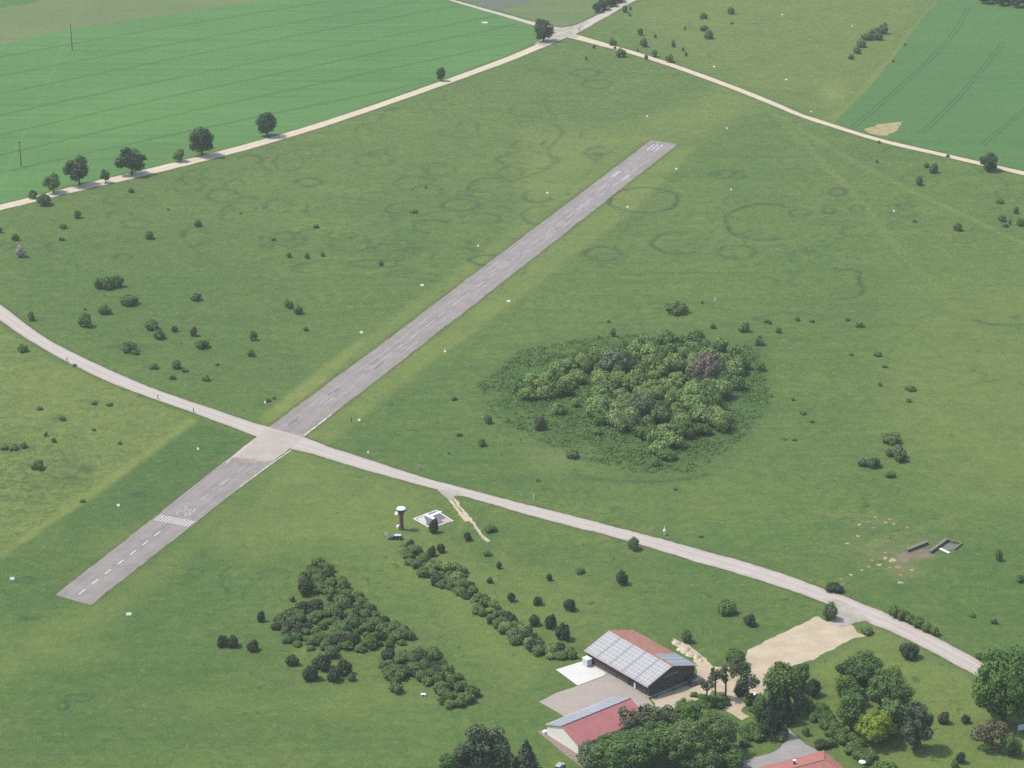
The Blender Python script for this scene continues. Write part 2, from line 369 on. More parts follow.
def sheet(name, px, z, mat, jit=0.3, step=1.5, kind='structure', world=False, smooth=0):
    rs = np.random.default_rng(abs(hash(name)) % 1000 if False else len(name) * 31 + len(px))
    pts = [(p[0], p[1]) if world else tuple(P(*p))[:2] for p in px]
    pts.append(pts[0])
    if smooth: pts = smooth_line(pts, smooth)
    q = []
    for a, b in zip(pts, pts[1:]):
        a, b = np.array(a[:2], float), np.array(b[:2], float); n = max(1, int(np.linalg.norm(b - a) / step)); q += [a + (b - a) * i / n for i in range(n)]
    q = np.array(q)
    if jit:
        t = np.roll(q, -1, 0) - np.roll(q, 1, 0); t /= np.linalg.norm(t, axis=1)[:, None] + 1e-9
        q = q + np.stack([-t[:, 1], t[:, 0]], 1) * wander(len(q), jit, rs)[:, None]
    v = [Vector((x, y, z)) for x, y in q]
    tris = geometry.tessellate_polygon([v])
    tris = [t if (v[t[1]] - v[t[0]]).cross(v[t[2]] - v[t[0]]).z > 0 else t[::-1] for t in tris]
    me = mesh_np(name, [tuple(p) for p in v], [tuple(t) for t in tris], [mat]); o = link(name, me)
    if kind: o['kind'] = kind
    return o
def ribbon_pts(ea, eb, z, jit, step, seed=1):
    """strip between two edge lines (world xy)"""
    L = max(len(resample(ea, step)), len(resample(eb, step)))
    def rs_(e):
        d = [0]; e = [np.array(p[:2], float) for p in e]
        for a, b in zip(e, e[1:]): d.append(d[-1] + np.linalg.norm(b - a))
        t = np.linspace(0, d[-1], L); return np.stack([np.interp(t, d, [p[i] for p in e]) for i in (0, 1)], 1)
    A, B = rs_(ea), rs_(eb); rs = np.random.default_rng(seed)
    n = (A - B); n /= np.linalg.norm(n, axis=1)[:, None] + 1e-9
    A = A + n * wander(L, jit, rs)[:, None]; B = B - n * wander(L, jit, rs)[:, None]
    v = np.zeros((2 * L, 3)); v[:L, :2] = B; v[L:, :2] = A; v[:, 2] = z
    i = np.arange(L - 1); f = np.stack([i, i + 1, L + i + 1, L + i], 1)
    a, b, c = v[f[0][0]], v[f[0][1]], v[f[0][2]]
    if np.cross(b - a, c - a)[2] < 0: f = f[:, ::-1]
    return v, f
def ribbon_obj(name, v, f, mat, kind):
    me = mesh_np(name, v, f, [mat]); L = len(v) // 2; l = me.uv_layers.new(name='UVMap')
    d = np.concatenate([[0], np.cumsum(np.linalg.norm(np.diff((v[:L] + v[L:]) / 2, axis=0), axis=1))])
    vi = np.zeros(len(me.loops), np.int32); me.loops.foreach_get('vertex_index', vi)
    l.data.foreach_set('uv', np.stack([d[vi % L], (vi >= L).astype(float)], 1).astype(np.float32).ravel())
    o = link(name, me)
    if kind: o['kind'] = kind
    return o
def ribbon(name, up, lo, z, mat, jit=0.2, step=2.0, sm=2, seed=1, kind='structure'):
    ea = smooth_line([P(*p) for p in up], sm); eb = smooth_line([P(*p) for p in lo], sm)
    v, f = ribbon_pts(ea, eb, z, jit, step, seed)
    return ribbon_obj(name, v, f, mat, kind)
def strip(name, px, wid, z, mat, jit=0.15, step=2.5, sm=2, seed=1, off=0.0, kind='structure'):
    c = resample(smooth_line([P(*p) for p in px], sm), step)
    t = np.gradient(c, axis=0); t /= np.linalg.norm(t, axis=1)[:, None]; n = np.stack([-t[:, 1], t[:, 0]], 1)
    c = c + n * off
    v, f = ribbon_pts(c + n * wid / 2, c - n * wid / 2, z, jit, step, seed)
    return ribbon_obj(name, v, f, mat, kind)

# ------------------------------------------------------------------ ground sheet with real changes of growth
main_up = [(-60, 268), (-25, 288), (0, 304), (21.5, 320.9), (43, 337), (70.9, 352), (107.4, 369.2), (154.7, 389.6), (200, 404.5), (242, 419), (259.4, 424.5), (281, 431), (304.7, 437), (322, 444.8), (360, 456.6), (422.7, 477.7), (456, 486), (512, 501), (537, 507), (587, 519.5), (637, 532.5), (687, 546), (768, 568.5), (808, 583), (843, 595.5), (882, 611.5), (932, 634.8), (984.5, 663.5), (1030, 694), (1090, 740)]
main_lo = [(-60, 284), (-25, 303), (0, 319.8), (21.5, 335.9), (64.4, 360.6), (96.7, 376.7), (133, 391.8), (189, 411), (231, 426.9), (255.5, 436.3), (289, 448.8), (309.4, 452.7), (337.5, 462), (378, 473.5), (436, 489.5), (479.4, 500.5), (512, 510.5), (562, 523.8), (622, 539.2), (687, 558.8), (768, 582.5), (818, 600), (869.5, 622.3), (907, 638.5), (947, 659.8), (982, 679), (1022, 706), (1080, 752)]
fp_up = [(-60, 217), (0, 205), (80, 184.5), (160, 166), (256, 141.7), (330, 119.5), (389, 99.5), (450, 78), (506, 57.5), (540, 43), (557, 34)]
fp_lo = [(-60, 224), (0, 210.7), (80, 190.5), (160, 172.5), (256, 147.7), (330, 125), (389, 104.5), (450, 83.2), (512, 60.5), (545, 47), (566, 37.5)]
nr_up = [(557, 34), (600, 14), (627, 0), (660, -18), (720, -50)]
nr_lo = [(575, 34.5), (607, 16.5), (634, 1), (668, -16), (730, -48)]
nl_up = [(440, -5), (453, 0), (498.6, 12.2), (533.8, 22.3), (560, 27.5)]
nl_lo = [(432, -5), (447, 0), (498.6, 15), (533.8, 25.3), (556, 32.5)]
er_up = [(572, 33.2), (615.8, 46), (648, 55.2), (706.7, 75.3), (770, 99.8), (801, 114), (834.7, 124.4), (878, 138.6), (944.7, 153.6), (1024, 171.8), (1090, 186)]
er_lo = [(566, 37), (615.8, 49.6), (648, 59), (706.7, 79.3), (770, 104), (801, 117.6), (834.7, 128), (878, 142), (944.7, 157), (1024, 175.4), (1090, 190)]
rw_left = [(55.2, 595), (161.9, 511.3), (255.3, 438), (271, 425.3), (380, 345.1), (540, 223.8), (651, 140.2)]
rw_right = [(90.8, 605.2), (193.6, 523.5), (258.4, 472.5), (290, 448.4), (303.9, 437), (360, 393.3), (397.6, 364), (547.8, 247), (677.5, 144.4)]

def build_ground():
    ys = [-200, 0, 150, 300, 400, 480, 520]; y = 540.0
    while y < 1560: ys.append(y); y += 0.9 + (y - 540) * 0.0022
    ys += [1600, 1700, 1850, 2100, 2600, 3400, 5000, 8000, 12000]
    xs = list(np.arange(-352, 352.1, 1.2)); xs = [-9000, -5000, -2500, -1200, -700, -500, -400] + xs + [400, 500, 700, 1200, 2500, 5000, 9000]
    X, Y = np.meshgrid(np.array(xs), np.array(ys)); nx, ny = len(xs), len(ys)
    V = np.zeros((nx * ny, 3), np.float32); V[:, 0] = X.ravel(); V[:, 1] = Y.ravel()
    i = np.arange(nx * ny).reshape(ny, nx)
    fcs = np.stack([i[:-1, :-1].ravel(), i[:-1, 1:].ravel(), i[1:, 1:].ravel(), i[1:, :-1].ravel()], 1)
    me = mesh_np('ground', V, fcs, [M['ground']])
    yy = np.maximum(Y.ravel(), 200.0); px, py = proj(X.ravel(), yy)
    N = nx * ny
    gx, gy = X.ravel(), Y.ravel()
    def wob(sc, seed):
        r = np.random.default_rng(seed); o = np.zeros(N)
        for k in range(5):
            a = r.uniform(0, 2 * PI); f_ = sc * (1.7 ** k); o += np.sin((gx * math.cos(a) + gy * math.sin(a)) * f_ + r.uniform(0, 6)) / (1.5 ** k)
        return o / 2.2
    def poly(pts, soft=4.0, wv=2.0, seed=0):
        """signed distance in picture units -> soft inside mask"""
        x = px + wob(0.06, seed) * wv; y_ = py + wob(0.05, seed + 50) * wv * 0.5
        pts = np.array(pts, float); n = len(pts); d2 = np.full(N, 1e12); ins = np.zeros(N, bool)
        for a in range(n):
            p, q = pts[a], pts[(a + 1) % n]; e = q - p
            t = np.clip(((x - p[0]) * e[0] + (y_ - p[1]) * e[1]) / (e @ e), 0, 1)
            d2 = np.minimum(d2, (x - p[0] - t * e[0]) ** 2 + (y_ - p[1] - t * e[1]) ** 2)
            if q[1] != p[1]:
                c = ((p[1] > y_) != (q[1] > y_)) & (x < (q[0] - p[0]) * (y_ - p[1]) / (q[1] - p[1]) + p[0]); ins ^= c
        sd = np.where(ins, 1, -1) * np.sqrt(d2); return np.clip(sd / soft * 0.5 + 0.5, 0, 1)
    def blob(cx, cy, rx, ry, seed=0):
        x = px + wob(0.05, seed) * rx * 0.25; y_ = py + wob(0.06, seed + 9) * ry * 0.25
        return np.exp(-(((x - cx) / rx) ** 2 + ((y_ - cy) / ry) ** 2))
    def line(pts, wm, sm=2, world=False):
        """mask along a line on the ground, width wm in metres"""
        q = smooth_line([P(*p) for p in pts], sm) if not world else pts; d2 = np.full(N, 1e12)
        lo = np.min(q, 0) - 15; hi = np.max(q, 0) + 15
        sel = (gx > lo[0]) & (gx < hi[0]) & (gy > lo[1]) & (gy < hi[1]); sx, sy = gx[sel], gy[sel]; dd = np.full(len(sx), 1e12)
        for p, r in zip(q, q[1:]):
            e = r - p
            t = np.clip(((sx - p[0]) * e[0] + (sy - p[1]) * e[1]) / (e @ e + 1e-9), 0, 1)
            dd = np.minimum(dd, (sx - p[0] - t * e[0]) ** 2 + (sy - p[1] - t * e[1]) ** 2)
        d2[sel] = dd
        return np.exp(-d2 / (wm * wm))
    dry = np.zeros(N); lush = np.zeros(N); soil = np.zeros(N); ring = np.zeros(N); rough = np.zeros(N); fringe = np.zeros(N)
    def up(a, m): np.maximum(a, m, out=a)
    # verges of the runway
    up(dry, .78 * poly([(258, 421), (290, 392), (330, 362), (362, 338), (366, 346), (330, 378), (300, 403), (272, 422)], 3, 2))
    up(dry, .46 * poly([(355, 346), (430, 288), (520, 224), (590, 170), (615, 148), (650, 136), (650, 140), (540, 222), (380, 343), (300, 403)], 4, 3, 2))
    up(dry, .50 * poly([(304, 436), (397, 365), (560, 240), (676, 146), (700, 146), (640, 205), (560, 268), (470, 335), (425, 368), (380, 400), (345, 432), (330, 443)], 3, 2, 3))
    up(dry, .48 * poly([(520, 128), (640, 128), (720, 85), (770, 100), (700, 140), (620, 150), (560, 200), (520, 230)], 9, 6, 4))
    up(dry, .40 * poly([(290, 452), (430, 490), (445, 540), (560, 668), (520, 690), (430, 600), (330, 540), (250, 560), (200, 540)], 14, 8, 5))
    up(dry, .30 * poly([(262, 470), (292, 458), (120, 620), (0, 690), (0, 655), (110, 590)], 10, 5, 6))
    up(dry, .30 * blob(330, 700, 160, 16, 7)); up(dry, .35 * blob(130, 545, 40, 18, 8)); up(dry, .35 * blob(60, 655, 60, 14, 9))
    # rough meadow on the left
    m = poly([(-80, 290), (0, 328), (60, 363), (189, 417), (160, 440), (0, 552), (-80, 600)], 1.8, 1.2, 10)
    up(dry, .72 * m); up(rough, m * (0.55 + 0.3 * wob(0.03, 3)))
    up(dry, .80 * poly([(190, 416), (197, 421), (110, 484), (0, 560), (0, 536), (100, 472)], 2, 1.5, 11))
    up(lush, .75 * poly([(198, 422), (252, 437), (165, 508), (110, 548), (60, 560), (60, 520), (112, 484)], 3, 2, 12))
    up(lush, .40 * poly([(60, 520), (60, 560), (110, 548), (0, 640), (-60, 640), (-60, 590)], 12, 4, 13))
    up(lush, .40 * poly([(0, 215), (200, 175), (280, 290), (330, 350), (262, 418), (120, 370), (0, 300)], 40, 12, 14))
    up(lush, .45 * poly([(150, 520), (290, 470), (240, 640), (330, 740), (0, 768), (0, 700)], 40, 16, 15))
    up(lush, .35 * poly([(310, 450), (460, 360), (500, 440), (640, 500), (800, 560), (760, 564), (420, 475)], 22, 8, 16))
    up(lush, .55 * poly([(480, 380), (520, 350), (620, 335), (760, 345), (775, 400), (740, 440), (690, 472), (620, 470), (560, 450), (500, 420)], 14, 9, 17))
    up(rough, .8 * poly([(475, 385), (515, 350), (620, 332), (755, 345), (775, 400), (740, 445), (690, 478), (620, 474), (555, 452), (490, 420)], 10, 9, 18))
    up(lush, .25 * blob(830, 430, 70, 50, 19)); up(lush, .22 * blob(860, 300, 90, 40, 20))
    up(lush, .30 * poly([(870, 540), (1100, 500), (1100, 768), (980, 650), (870, 600)], 25, 10, 21))
    up(dry, .30 * poly([(900, 280), (1100, 250), (1100, 520), (960, 500), (880, 440)], 40, 12, 22))
    up(dry, .34 * poly([(620, 20), (700, -40), (960, -40), (930, 0), (850, 125), (760, 95), (690, 65)], 16, 8, 23))
    up(dry, .75 * blob(832, 95, 26, 15, 24)); up(dry, .6 * line([(940, 5), (900, 52), (868, 88), (832, 122)], 6))
    up(dry, .45 * blob(720, 20, 50, 14, 25))
    up(dry, .45 * poly([(812, 668), (872, 622), (985, 678), (1060, 740), (1060, 800), (880, 800), (850, 740)], 8, 5, 26))
    up(lush, .35 * poly([(455, 512), (590, 540), (810, 605), (745, 652), (660, 640), (600, 600), (520, 590)], 20, 8, 27))
    up(dry, .30 * blob(560, 600, 60, 30, 28)); up(dry, .30 * blob(560, 460, 30, 12, 29)); up(soil, .22 * blob(560, 458, 22, 5, 30))
    up(dry, .10 * poly([(0, 235), (140, 190), (300, 150), (420, 110), (520, 70), (560, 60), (540, 120), (300, 230), (100, 260)], 30, 12, 31))
    up(soil, .38 * blob(890, 552, 48, 14, 32)); up(soil, .25 * blob(885, 522, 30, 7, 52)); up(soil, .5 * blob(905, 566, 18, 12, 53)); up(soil, .55 * blob(900, 562, 16, 10, 33)); up(soil, .7 * blob(922, 556, 16, 5, 34)); up(soil, .35 * blob(918, 540, 14, 6, 35))
    up(soil, .18 * blob(296, 480, 22, 5, 36)); up(soil, .25 * blob(640, 158, 6, 4, 37)); up(soil, .2 * blob(80, 575, 8, 4, 38))
    # tracks pressed or worn into the grass
    def track(pts, a=0.5, w_=0.8, gap=1.7, tgt=None):
        a *= .7; w_ *= .85
        q = resample(smooth_line([P(*p) for p in pts], 2), 6); t = np.gradient(q, axis=0); t /= np.linalg.norm(t, axis=1)[:, None]
        n = np.stack([-t[:, 1], t[:, 0]], 1)
        for s_ in (-1, 1): up(dry if tgt is None else tgt, a * line(list(q + n * gap * s_ / 2), w_, world=True))
    track([(764, 104), (800, 140), (850, 190), (905, 256), (960, 320), (1024, 385), (1080, 440)], .55, .9, 2.4)
    track([(772, 112), (850, 160), (920, 195), (985, 225), (1080, 270)], .55, 1.2, 1.6)
    track([(1060, 400), (1024, 452), (1000, 490), (972, 512), (910, 530), (870, 545)], .55, 1.0, 2.0)
    track([(768, 38), (800, 42), (840, 53), (852, 60), (832, 84)], .6, 1.5, 1.5)
    track([(433, 490), (448, 504), (463, 519), (462, 528), (452, 535), (437, 541)], .6, .5, 1.3)
    track([(498, 552), (530, 590), (560, 615), (590, 640)], .45, 1.0, 1.8); track([(545, 568), (560, 600), (585, 640)], .25, .8, 2)
    track([(690, 145), (720, 120), (770, 108)], .35, 1.5, 4)
    track([(905, 665), (940, 690), (968, 706)], .4, .7, 1.6); track([(930, 718), (990, 712), (1024, 740)], .45, .8, 1.6); track([(965, 760), (990, 755), (1012, 745)], .5, .9, 1.6)
    track([(575, 752), (545, 735), (560, 768)], .3, .6, 1.2)
    # rings and darker growth lines
    def arc(cx, cy, rx, ry, a=0.5, w_=1.0, t0=0, t1=360):
        q = [P(cx + rx * math.cos(R_(t)) * (1 + .05 * math.sin(t * .11 + cx)), cy + ry * math.sin(R_(t))) for t in np.linspace(t0, t1, 40)]
        up(ring, min(1, a * 1.5) * line([np.array(p[:2]) for p in q], w_ * 1.1, world=True) * (0.75 + 0.25 * wob(.08, int(cx))))
    for a in [(644, 200, 35, 12.5, .75, 1.0), (680, 243, 28, 11, .6, 1.0, 60, 290), (603, 254, 18, 7, .5, 1.0), (765, 222, 40, 18, .75, 1.2, 70, 300), (737, 252, 18, 7, .5, 1.0), (723, 174, 11, 4, .5, 1), (731, 175, 14, 5, .5, 1),
              (309, 182, 13, 4, .6, 1), (288, 239, 17, 7, .5, 1), (350, 243, 20, 9, .4, 1), (397, 249, 22, 9, .4, 1), (460, 205, 18, 6, .5, 1), (585, 73, 14, 4, .45, 1.2), (597, 84, 15, 4, .4, 1.2), (598, 153, 12, 6, .6, 1.4, 90, 290),
              (838, 192, 8, 4, .6, 1.2), (857, 209, 7, 3, .5, 1), (829, 211, 6, 3, .5, 1), (800, 213, 10, 4, .4, 1), (195, 573, 9, 4, .5, .5), (236, 580, 15, 14, .65, .5, 120, 290), (276, 574, 16, 5, .6, .4, 150, 340), (62, 706, 6, 4, .5, .5), (78, 698, 14, 4, .5, .6),
              (988, 379, 5, 3, .5, .5, 0, 200), (905, 214, 12, 3, .4, 1), (530, 110, 20, 7, .4, 1), (528, 160, 30, 9, .35, 1), (790, 320, 35, 7, .3, 1, 180, 350), (905, 206, 8, 3, .5, 1), (250, 160, 12, 5, .5, 1, 180, 400), (25, 580, 9, 3, .5, .6), (200, 555, 4, 3, .4, .4), (640, 470, 70, 12, .5, 1.2, 20, 170), (500, 20, 1, 1, 0, 1)]: arc(*a)
    up(ring, .45 * line([(540, 118), (560, 126), (564, 134), (549, 147), (547, 153), (556, 162), (548, 169), (528, 176), (512, 182)], 1.0))
    up(ring, .7 * line([(835, 272), (850, 268), (861, 272), (858, 280), (864, 288), (860, 297), (838, 299)], .9))
    up(ring, .8 * line([(975, 320), (985, 324), (1000, 325), (1040, 325)], .8)); up(ring, .4 * blob(1016, 318, 7, 3, 41))
    up(ring, .5 * line([(340, 275), (380, 278), (420, 270), (440, 278)], .8)); up(ring, .5 * blob(430, 280, 12, 2, 42)); up(ring, .4 * blob(410, 248, 20, 5, 43))
    up(ring, .4 * line([(620, 275), (700, 272), (770, 275), (778, 285)], 1.0)); up(ring, .5 * blob(135, 496, 14, 5, 44)); up(ring, .5 * blob(33, 619, 12, 3, 45))
    r = np.random.default_rng(3)
    for _ in range(80):
        cx, cy = r.uniform(5, 560), r.uniform(100, 285)
        if cy < 215 - cx * 0.29 + 10: continue
        arc(cx, cy, r.uniform(6, 26), r.uniform(3, 9), r.uniform(.28, .5), r.uniform(.7, 1.3), r.uniform(0, 200), r.uniform(200, 420))
    for _ in range(40):
        cx, cy = r.uniform(560, 1020), r.uniform(130, 290)
        arc(cx, cy, r.uniform(5, 16), r.uniform(2, 6), r.uniform(.15, .35), r.uniform(.7, 1.2), r.uniform(0, 200), r.uniform(200, 420))
    for _ in range(90):
        cx, cy = r.uniform(0, 190), r.uniform(345, 540)
        up(ring, r.uniform(.2, .5) * blob(cx, cy, r.uniform(2, 9), r.uniform(1, 2.5), int(cx)) * rough)
    for bx, by, bw, bh, a in [(13, 446, 15, 4, .8), (59, 418, 8, 3, .6), (96, 402.6, 5, 2.5, .7), (69, 478, 14, 5, .6), (86, 470, 10, 4, .5), (55, 480, 8, 4, .5), (120, 347, 14, 3, .5), (140, 348, 16, 3, .45), (545, 489, 6, 2, .6), (20, 40, 18, 3, .5), (690, 27, 4, 3, .3), (597, 154, 9, 4, .5), (520, 480, 20, 6, .25), (135, 560, 30, 4, .2)]:
        up(ring, a * blob(bx, by, bw, bh, int(bx)))
    # dark brown fringe along the made surfaces
    for e in (main_up, main_lo, rw_left, rw_right): up(fringe, .85 * line([p for p in e if -80 < p[0] < 1100], 1.0))
    for e in (fp_up, fp_lo, nr_lo, nr_up, er_up, er_lo, nl_lo, nl_up): up(fringe, .8 * line(e, 1.7))
    for nm, cc in (('patches', (dry, lush, soil)), ('marks', (ring, rough, fringe))):
        at = me.color_attributes.new(nm, 'FLOAT_COLOR', 'POINT'); a = np.ones((N, 4), np.float32)
        for q, c_ in enumerate(cc): a[:, q] = np.clip(c_, 0, 1)
        at.data.foreach_set('color', a.ravel())
    o = link('ground', me); o['kind'] = 'structure'
build_ground()

# fields
sheet('crop_field', [(-260, 60), (-100, 62), (0, 45), (58.6, 31), (136.7, 19.5), (200, 9.8), (256, 2), (300, -6), (380, -20), (425, -14), (438, -4), (452, 2.5), (498.6, 15.5), (530, 24.8), (538, 30), (541, 40), (506, 56), (450, 76.5), (389, 98.3), (330, 118.5), (256, 140.5), (160, 165), (80, 183.5), (0, 204), (-60, 216), (-260, 262)], 0.02, M['crop'], 0.5, 6)
sheet('fallow_field', [(-260, -20), (-60, 18), (0, 8.5), (30, 3), (60, -4), (200, -40), (380, -40), (300, -6), (256, 2), (200, 9.8), (136.7, 19.5), (58.6, 31), (0, 45), (-100, 62), (-260, 60)], 0.012, M['fallow'], 0.5, 6)
sheet('far_crop_field', [(-260, -30), (-60, 16), (0, 7), (30, 1.5), (60, -5), (200, -42), (0, -70)], 0.012, M['crop_blue'], 0.5, 8)
sheet('sparse_field', [(455, -1), (500, 10.5), (533, 20), (562, 26.5), (578, 22), (600, 12), (625, -1), (600, -20), (480, -20)], 0.012, M['plough'], 0.4, 6)
sheet('weedy_field', [(500, 10.5), (533, 20), (562, 26.5), (578, 22), (600, 12), (618, 2.5), (600, -6), (560, -6)], 0.022, M['fallow'], 0.6, 6)
sheet('cereal_field', [(940, 0), (925, 15), (905, 42), (880, 75), (850, 106), (834, 122.5), (878, 137), (944, 152), (1024, 170), (1090, 184), (1200, 60), (1060, -20), (950, -20)], 0.02, M['crop_blue'], 0.6, 6)
sheet('bare_patch', [(866, 129), (878, 124), (903, 122), (897, 130), (884, 136), (872, 133)], 0.03, flat('dry_stubble', (0.27, 0.23, 0.11), 0.95, 0.1, 0.2, 0.3), 1.2, 2)
sheet('bare_patch', [(481, 22), (487, 21.7), (488, 23.4), (482, 23.6)], 0.03, M['stone'], 0.6, 2)
for i, (y0, y1) in enumerate([(57, 13), (76, 29), (94, 43), (115, 62), (135, 78), (155, 97), (173, 117)]):
    x1 = [330, 420, 480, 500, 518, 526, 440][i]; k_ = (y1 - y0) / 256
    pts = [(-60, y0 - 60 * k_), (0, y0), (128, (y0 + y1) / 2 - 1), (256, y1)] + [(x1, y1 + k_ * 0.93 * (x1 - 256))]
    strip('tractor_track', pts, 2.7, 0.026, M['track_green'], 0.45, 5, 1, i)
for i, pts in enumerate([[(968, 8), (958, 28), (935, 55), (912, 76), (888, 98), (852, 128)], [(1004, 42), (985, 66), (965, 90), (945, 112), (920, 134)], [(1050, 90), (1010, 122), (982, 145)]]):
    for o_ in (-1.2, 1.2): strip('tractor_track', pts, 0.9, 0.026, M['track_dark'], 0.12, 5, 2, i, o_)

# roads and paths
def feather(m, centre, r0, r1, sc=0.35):
    t = m.node_tree; b = t.nodes['Principled BSDF']; out = t.nodes['Material Output']; tc = t.nodes.new('ShaderNodeTexCoord')
    vd = t.nodes.new('ShaderNodeVectorMath'); vd.operation = 'DISTANCE'; vd.inputs[1].default_value = (centre.x, centre.y, 0.04); t.links.new(tc.outputs['Object'], vd.inputs[0])
    nz = t.nodes.new('ShaderNodeTexNoise'); nz.inputs['Scale'].default_value = sc; nz.inputs['Detail'].default_value = 6; nz.inputs['Roughness'].default_value = .75; t.links.new(tc.outputs['Object'], nz.inputs['Vector'])
    mr = t.nodes.new('ShaderNodeMapRange'); mr.inputs[1].default_value = r0; mr.inputs[2].default_value = r1; mr.inputs[3].default_value = 1.25; mr.inputs[4].default_value = -.25; t.links.new(vd.outputs['Value'], mr.inputs[0])
    a = t.nodes.new('ShaderNodeMath'); a.operation = 'ADD'; t.links.new(mr.outputs[0], a.inputs[0]); t.links.new(nz.outputs['Fac'], a.inputs[1])
    c = t.nodes.new('ShaderNodeMapRange'); c.inputs[1].default_value = .8; c.inputs[2].default_value = 1.25; t.links.new(a.outputs[0], c.inputs[0]); t.links.new(c.outputs[0], b.inputs['Alpha'])
    return m
def crossing_mat(): return feather(paving_mat('worn_crossing', (0.335, 0.29, 0.25), (0.39, 0.34, 0.285), R_(-20), 0.35), P(278, 440), 10, 34)
runway = ribbon('runway', rw_left, rw_right, 0.024, M['runway'], 0.22, 2, 0)
ribbon('road', main_up, main_lo, 0.036, M['road'], 0.26, 1.5)
ribbon('gravel_path', fp_up, fp_lo, 0.030, M['gravel'], 0.25, 3)
ribbon('gravel_path', er_up, er_lo, 0.030, M['gravel'], 0.2, 3, seed=4)
ribbon('gravel_path', nr_up, nr_lo, 0.034, M['gravel_grey'], 0.2, 3, seed=5)
ribbon('gravel_path', nl_up, nl_lo, 0.034, M['gravel_grey'], 0.2, 3, seed=6)
sheet('path_junction', [(534, 44), (549, 35), (557, 32.5), (548, 29.6), (548, 26.6), (562, 27.6), (573, 26), (584, 21.5), (591, 21.5), (581, 28.5), (573, 33), (580, 36), (577, 38.5), (569, 36.4), (560, 39.6), (546, 46.8)], 0.042, M['gravel_grey'], 0.2, 2)
strip('dirt_track', [(450, 497), (457, 506), (465, 516.5), (469, 521)], 1.3, 0.03, M['sand'], 0.25, 1.0, 2, 3, -.75)
strip('dirt_track', [(450, 497), (457, 506), (465, 516.5), (469, 521), (475, 530), (482, 538), (488, 542)], 1.1, 0.031, M['sand'], 0.35, 1.0, 2, 3, .75)
sheet('road_apron', [(436, 489), (446, 497.5), (449, 500.5), (452.5, 499.5), (455.5, 495.6), (463, 496.5), (458, 491)], 0.044, M['road'], 0.1, 1)
sheet('crossing_slab', [(256, 437), (264, 429), (281, 432), (303.5, 437.3), (290, 448.6), (262, 469.5), (246, 480), (226, 461)], 0.048, crossing_mat(), 0.3, 1.5)
strip('edge_strip', [(291, 450), (276, 460.5), (258, 473.5), (240, 487)], 0.45, 0.03, M['paint_faint2'], 0.12, 1.5, 0)
strip('edge_strip', [(240, 487), (215, 506.5), (193.6, 523.5), (140, 566)], 0.22, 0.03, M['paint_faint'], 0.05, 1.5, 0)
strip('edge_strip', [(161.9, 511.3), (200, 481.4), (255.3, 438)], 0.2, 0.03, M['paint_faint'], 0.05, 1.5, 0)
strip('edge_strip', [(303.5, 436), (318, 425), (332, 414)], 0.45, 0.03, M['paint_faint2'], 0.12, 1.5, 0)
sheet('worn_edge', [(255, 438.5), (246, 445.7), (229, 459), (226, 463), (240, 453), (251, 445)], 0.05, paving_mat('pale_worn_edge', (0.42, 0.35, 0.27), (0.48, 0.41, 0.32), RW_ANG, 0.4), 0.25, 1)
sheet('sand_lot', [(746.5, 651), (765, 641), (786.5, 631.5), (817.8, 616), (828, 622.5), (836, 617.5), (840, 608), (848, 606), (858, 612), (862, 619), (851, 624.5), (856, 632), (866, 636), (856, 637.5), (849, 641), (831.5, 650), (815, 658), (799, 664), (779, 667), (766, 675), (766, 690), (762, 697), (747, 703), (741, 711), (750, 716.6), (742, 720), (728, 712), (723, 709.5), (730, 702), (724, 692), (712, 690), (700, 700), (680, 708), (665, 712), (655, 706), (651, 698), (697, 680), (697, 668), (690, 655), (676, 645), (672, 638), (684, 643), (695, 650), (703, 657), (713, 667), (728, 668), (742, 664), (748, 660)], 0.028, M['sand'], 0.5, 1.2)
sheet('road_apron', [(818, 598), (832, 602.5), (838, 608), (837, 616), (829, 623.6), (840, 628), (850, 625), (856, 622.5), (866, 621), (873, 623.5), (860, 611), (840, 600)], 0.046, M['road'], 0.25, 1)
sheet('paved_yard', [(539, 702), (556, 693), (577.5, 686), (607, 673.5), (628, 686), (648, 698.5), (654, 706), (640, 712), (600, 740), (557, 712)], 0.034, M['yard'], 0.05, 2)
ss = sheet('concrete_slab', [(555.8, 670), (585.8, 660.6), (597, 666.5), (607.5, 673), (603, 676.5), (577.5, 686)], 0.16, M['slab'], 0.0, 3)
sheet('walkway', [(538, 732), (545, 729), (552, 733), (575, 750), (590, 764), (583, 768), (568, 757)], 0.03, M['walk'], 0.1, 1)
sheet('driveway', [(779.5, 719), (790, 730), (803, 743), (819, 751.5), (822, 756), (800, 762), (790, 776), (735, 778), (730, 768), (745, 760), (765, 755), (779, 750), (785.5, 741), (783, 734), (777.5, 728)], 0.03, M['drive'], 0.2, 1.5, smooth=1)
sheet('garden_path', [(764, 702), (770, 712), (778, 721), (782, 722), (772, 708), (768, 699)], 0.026, M['drive'], 0.2, 1.0)

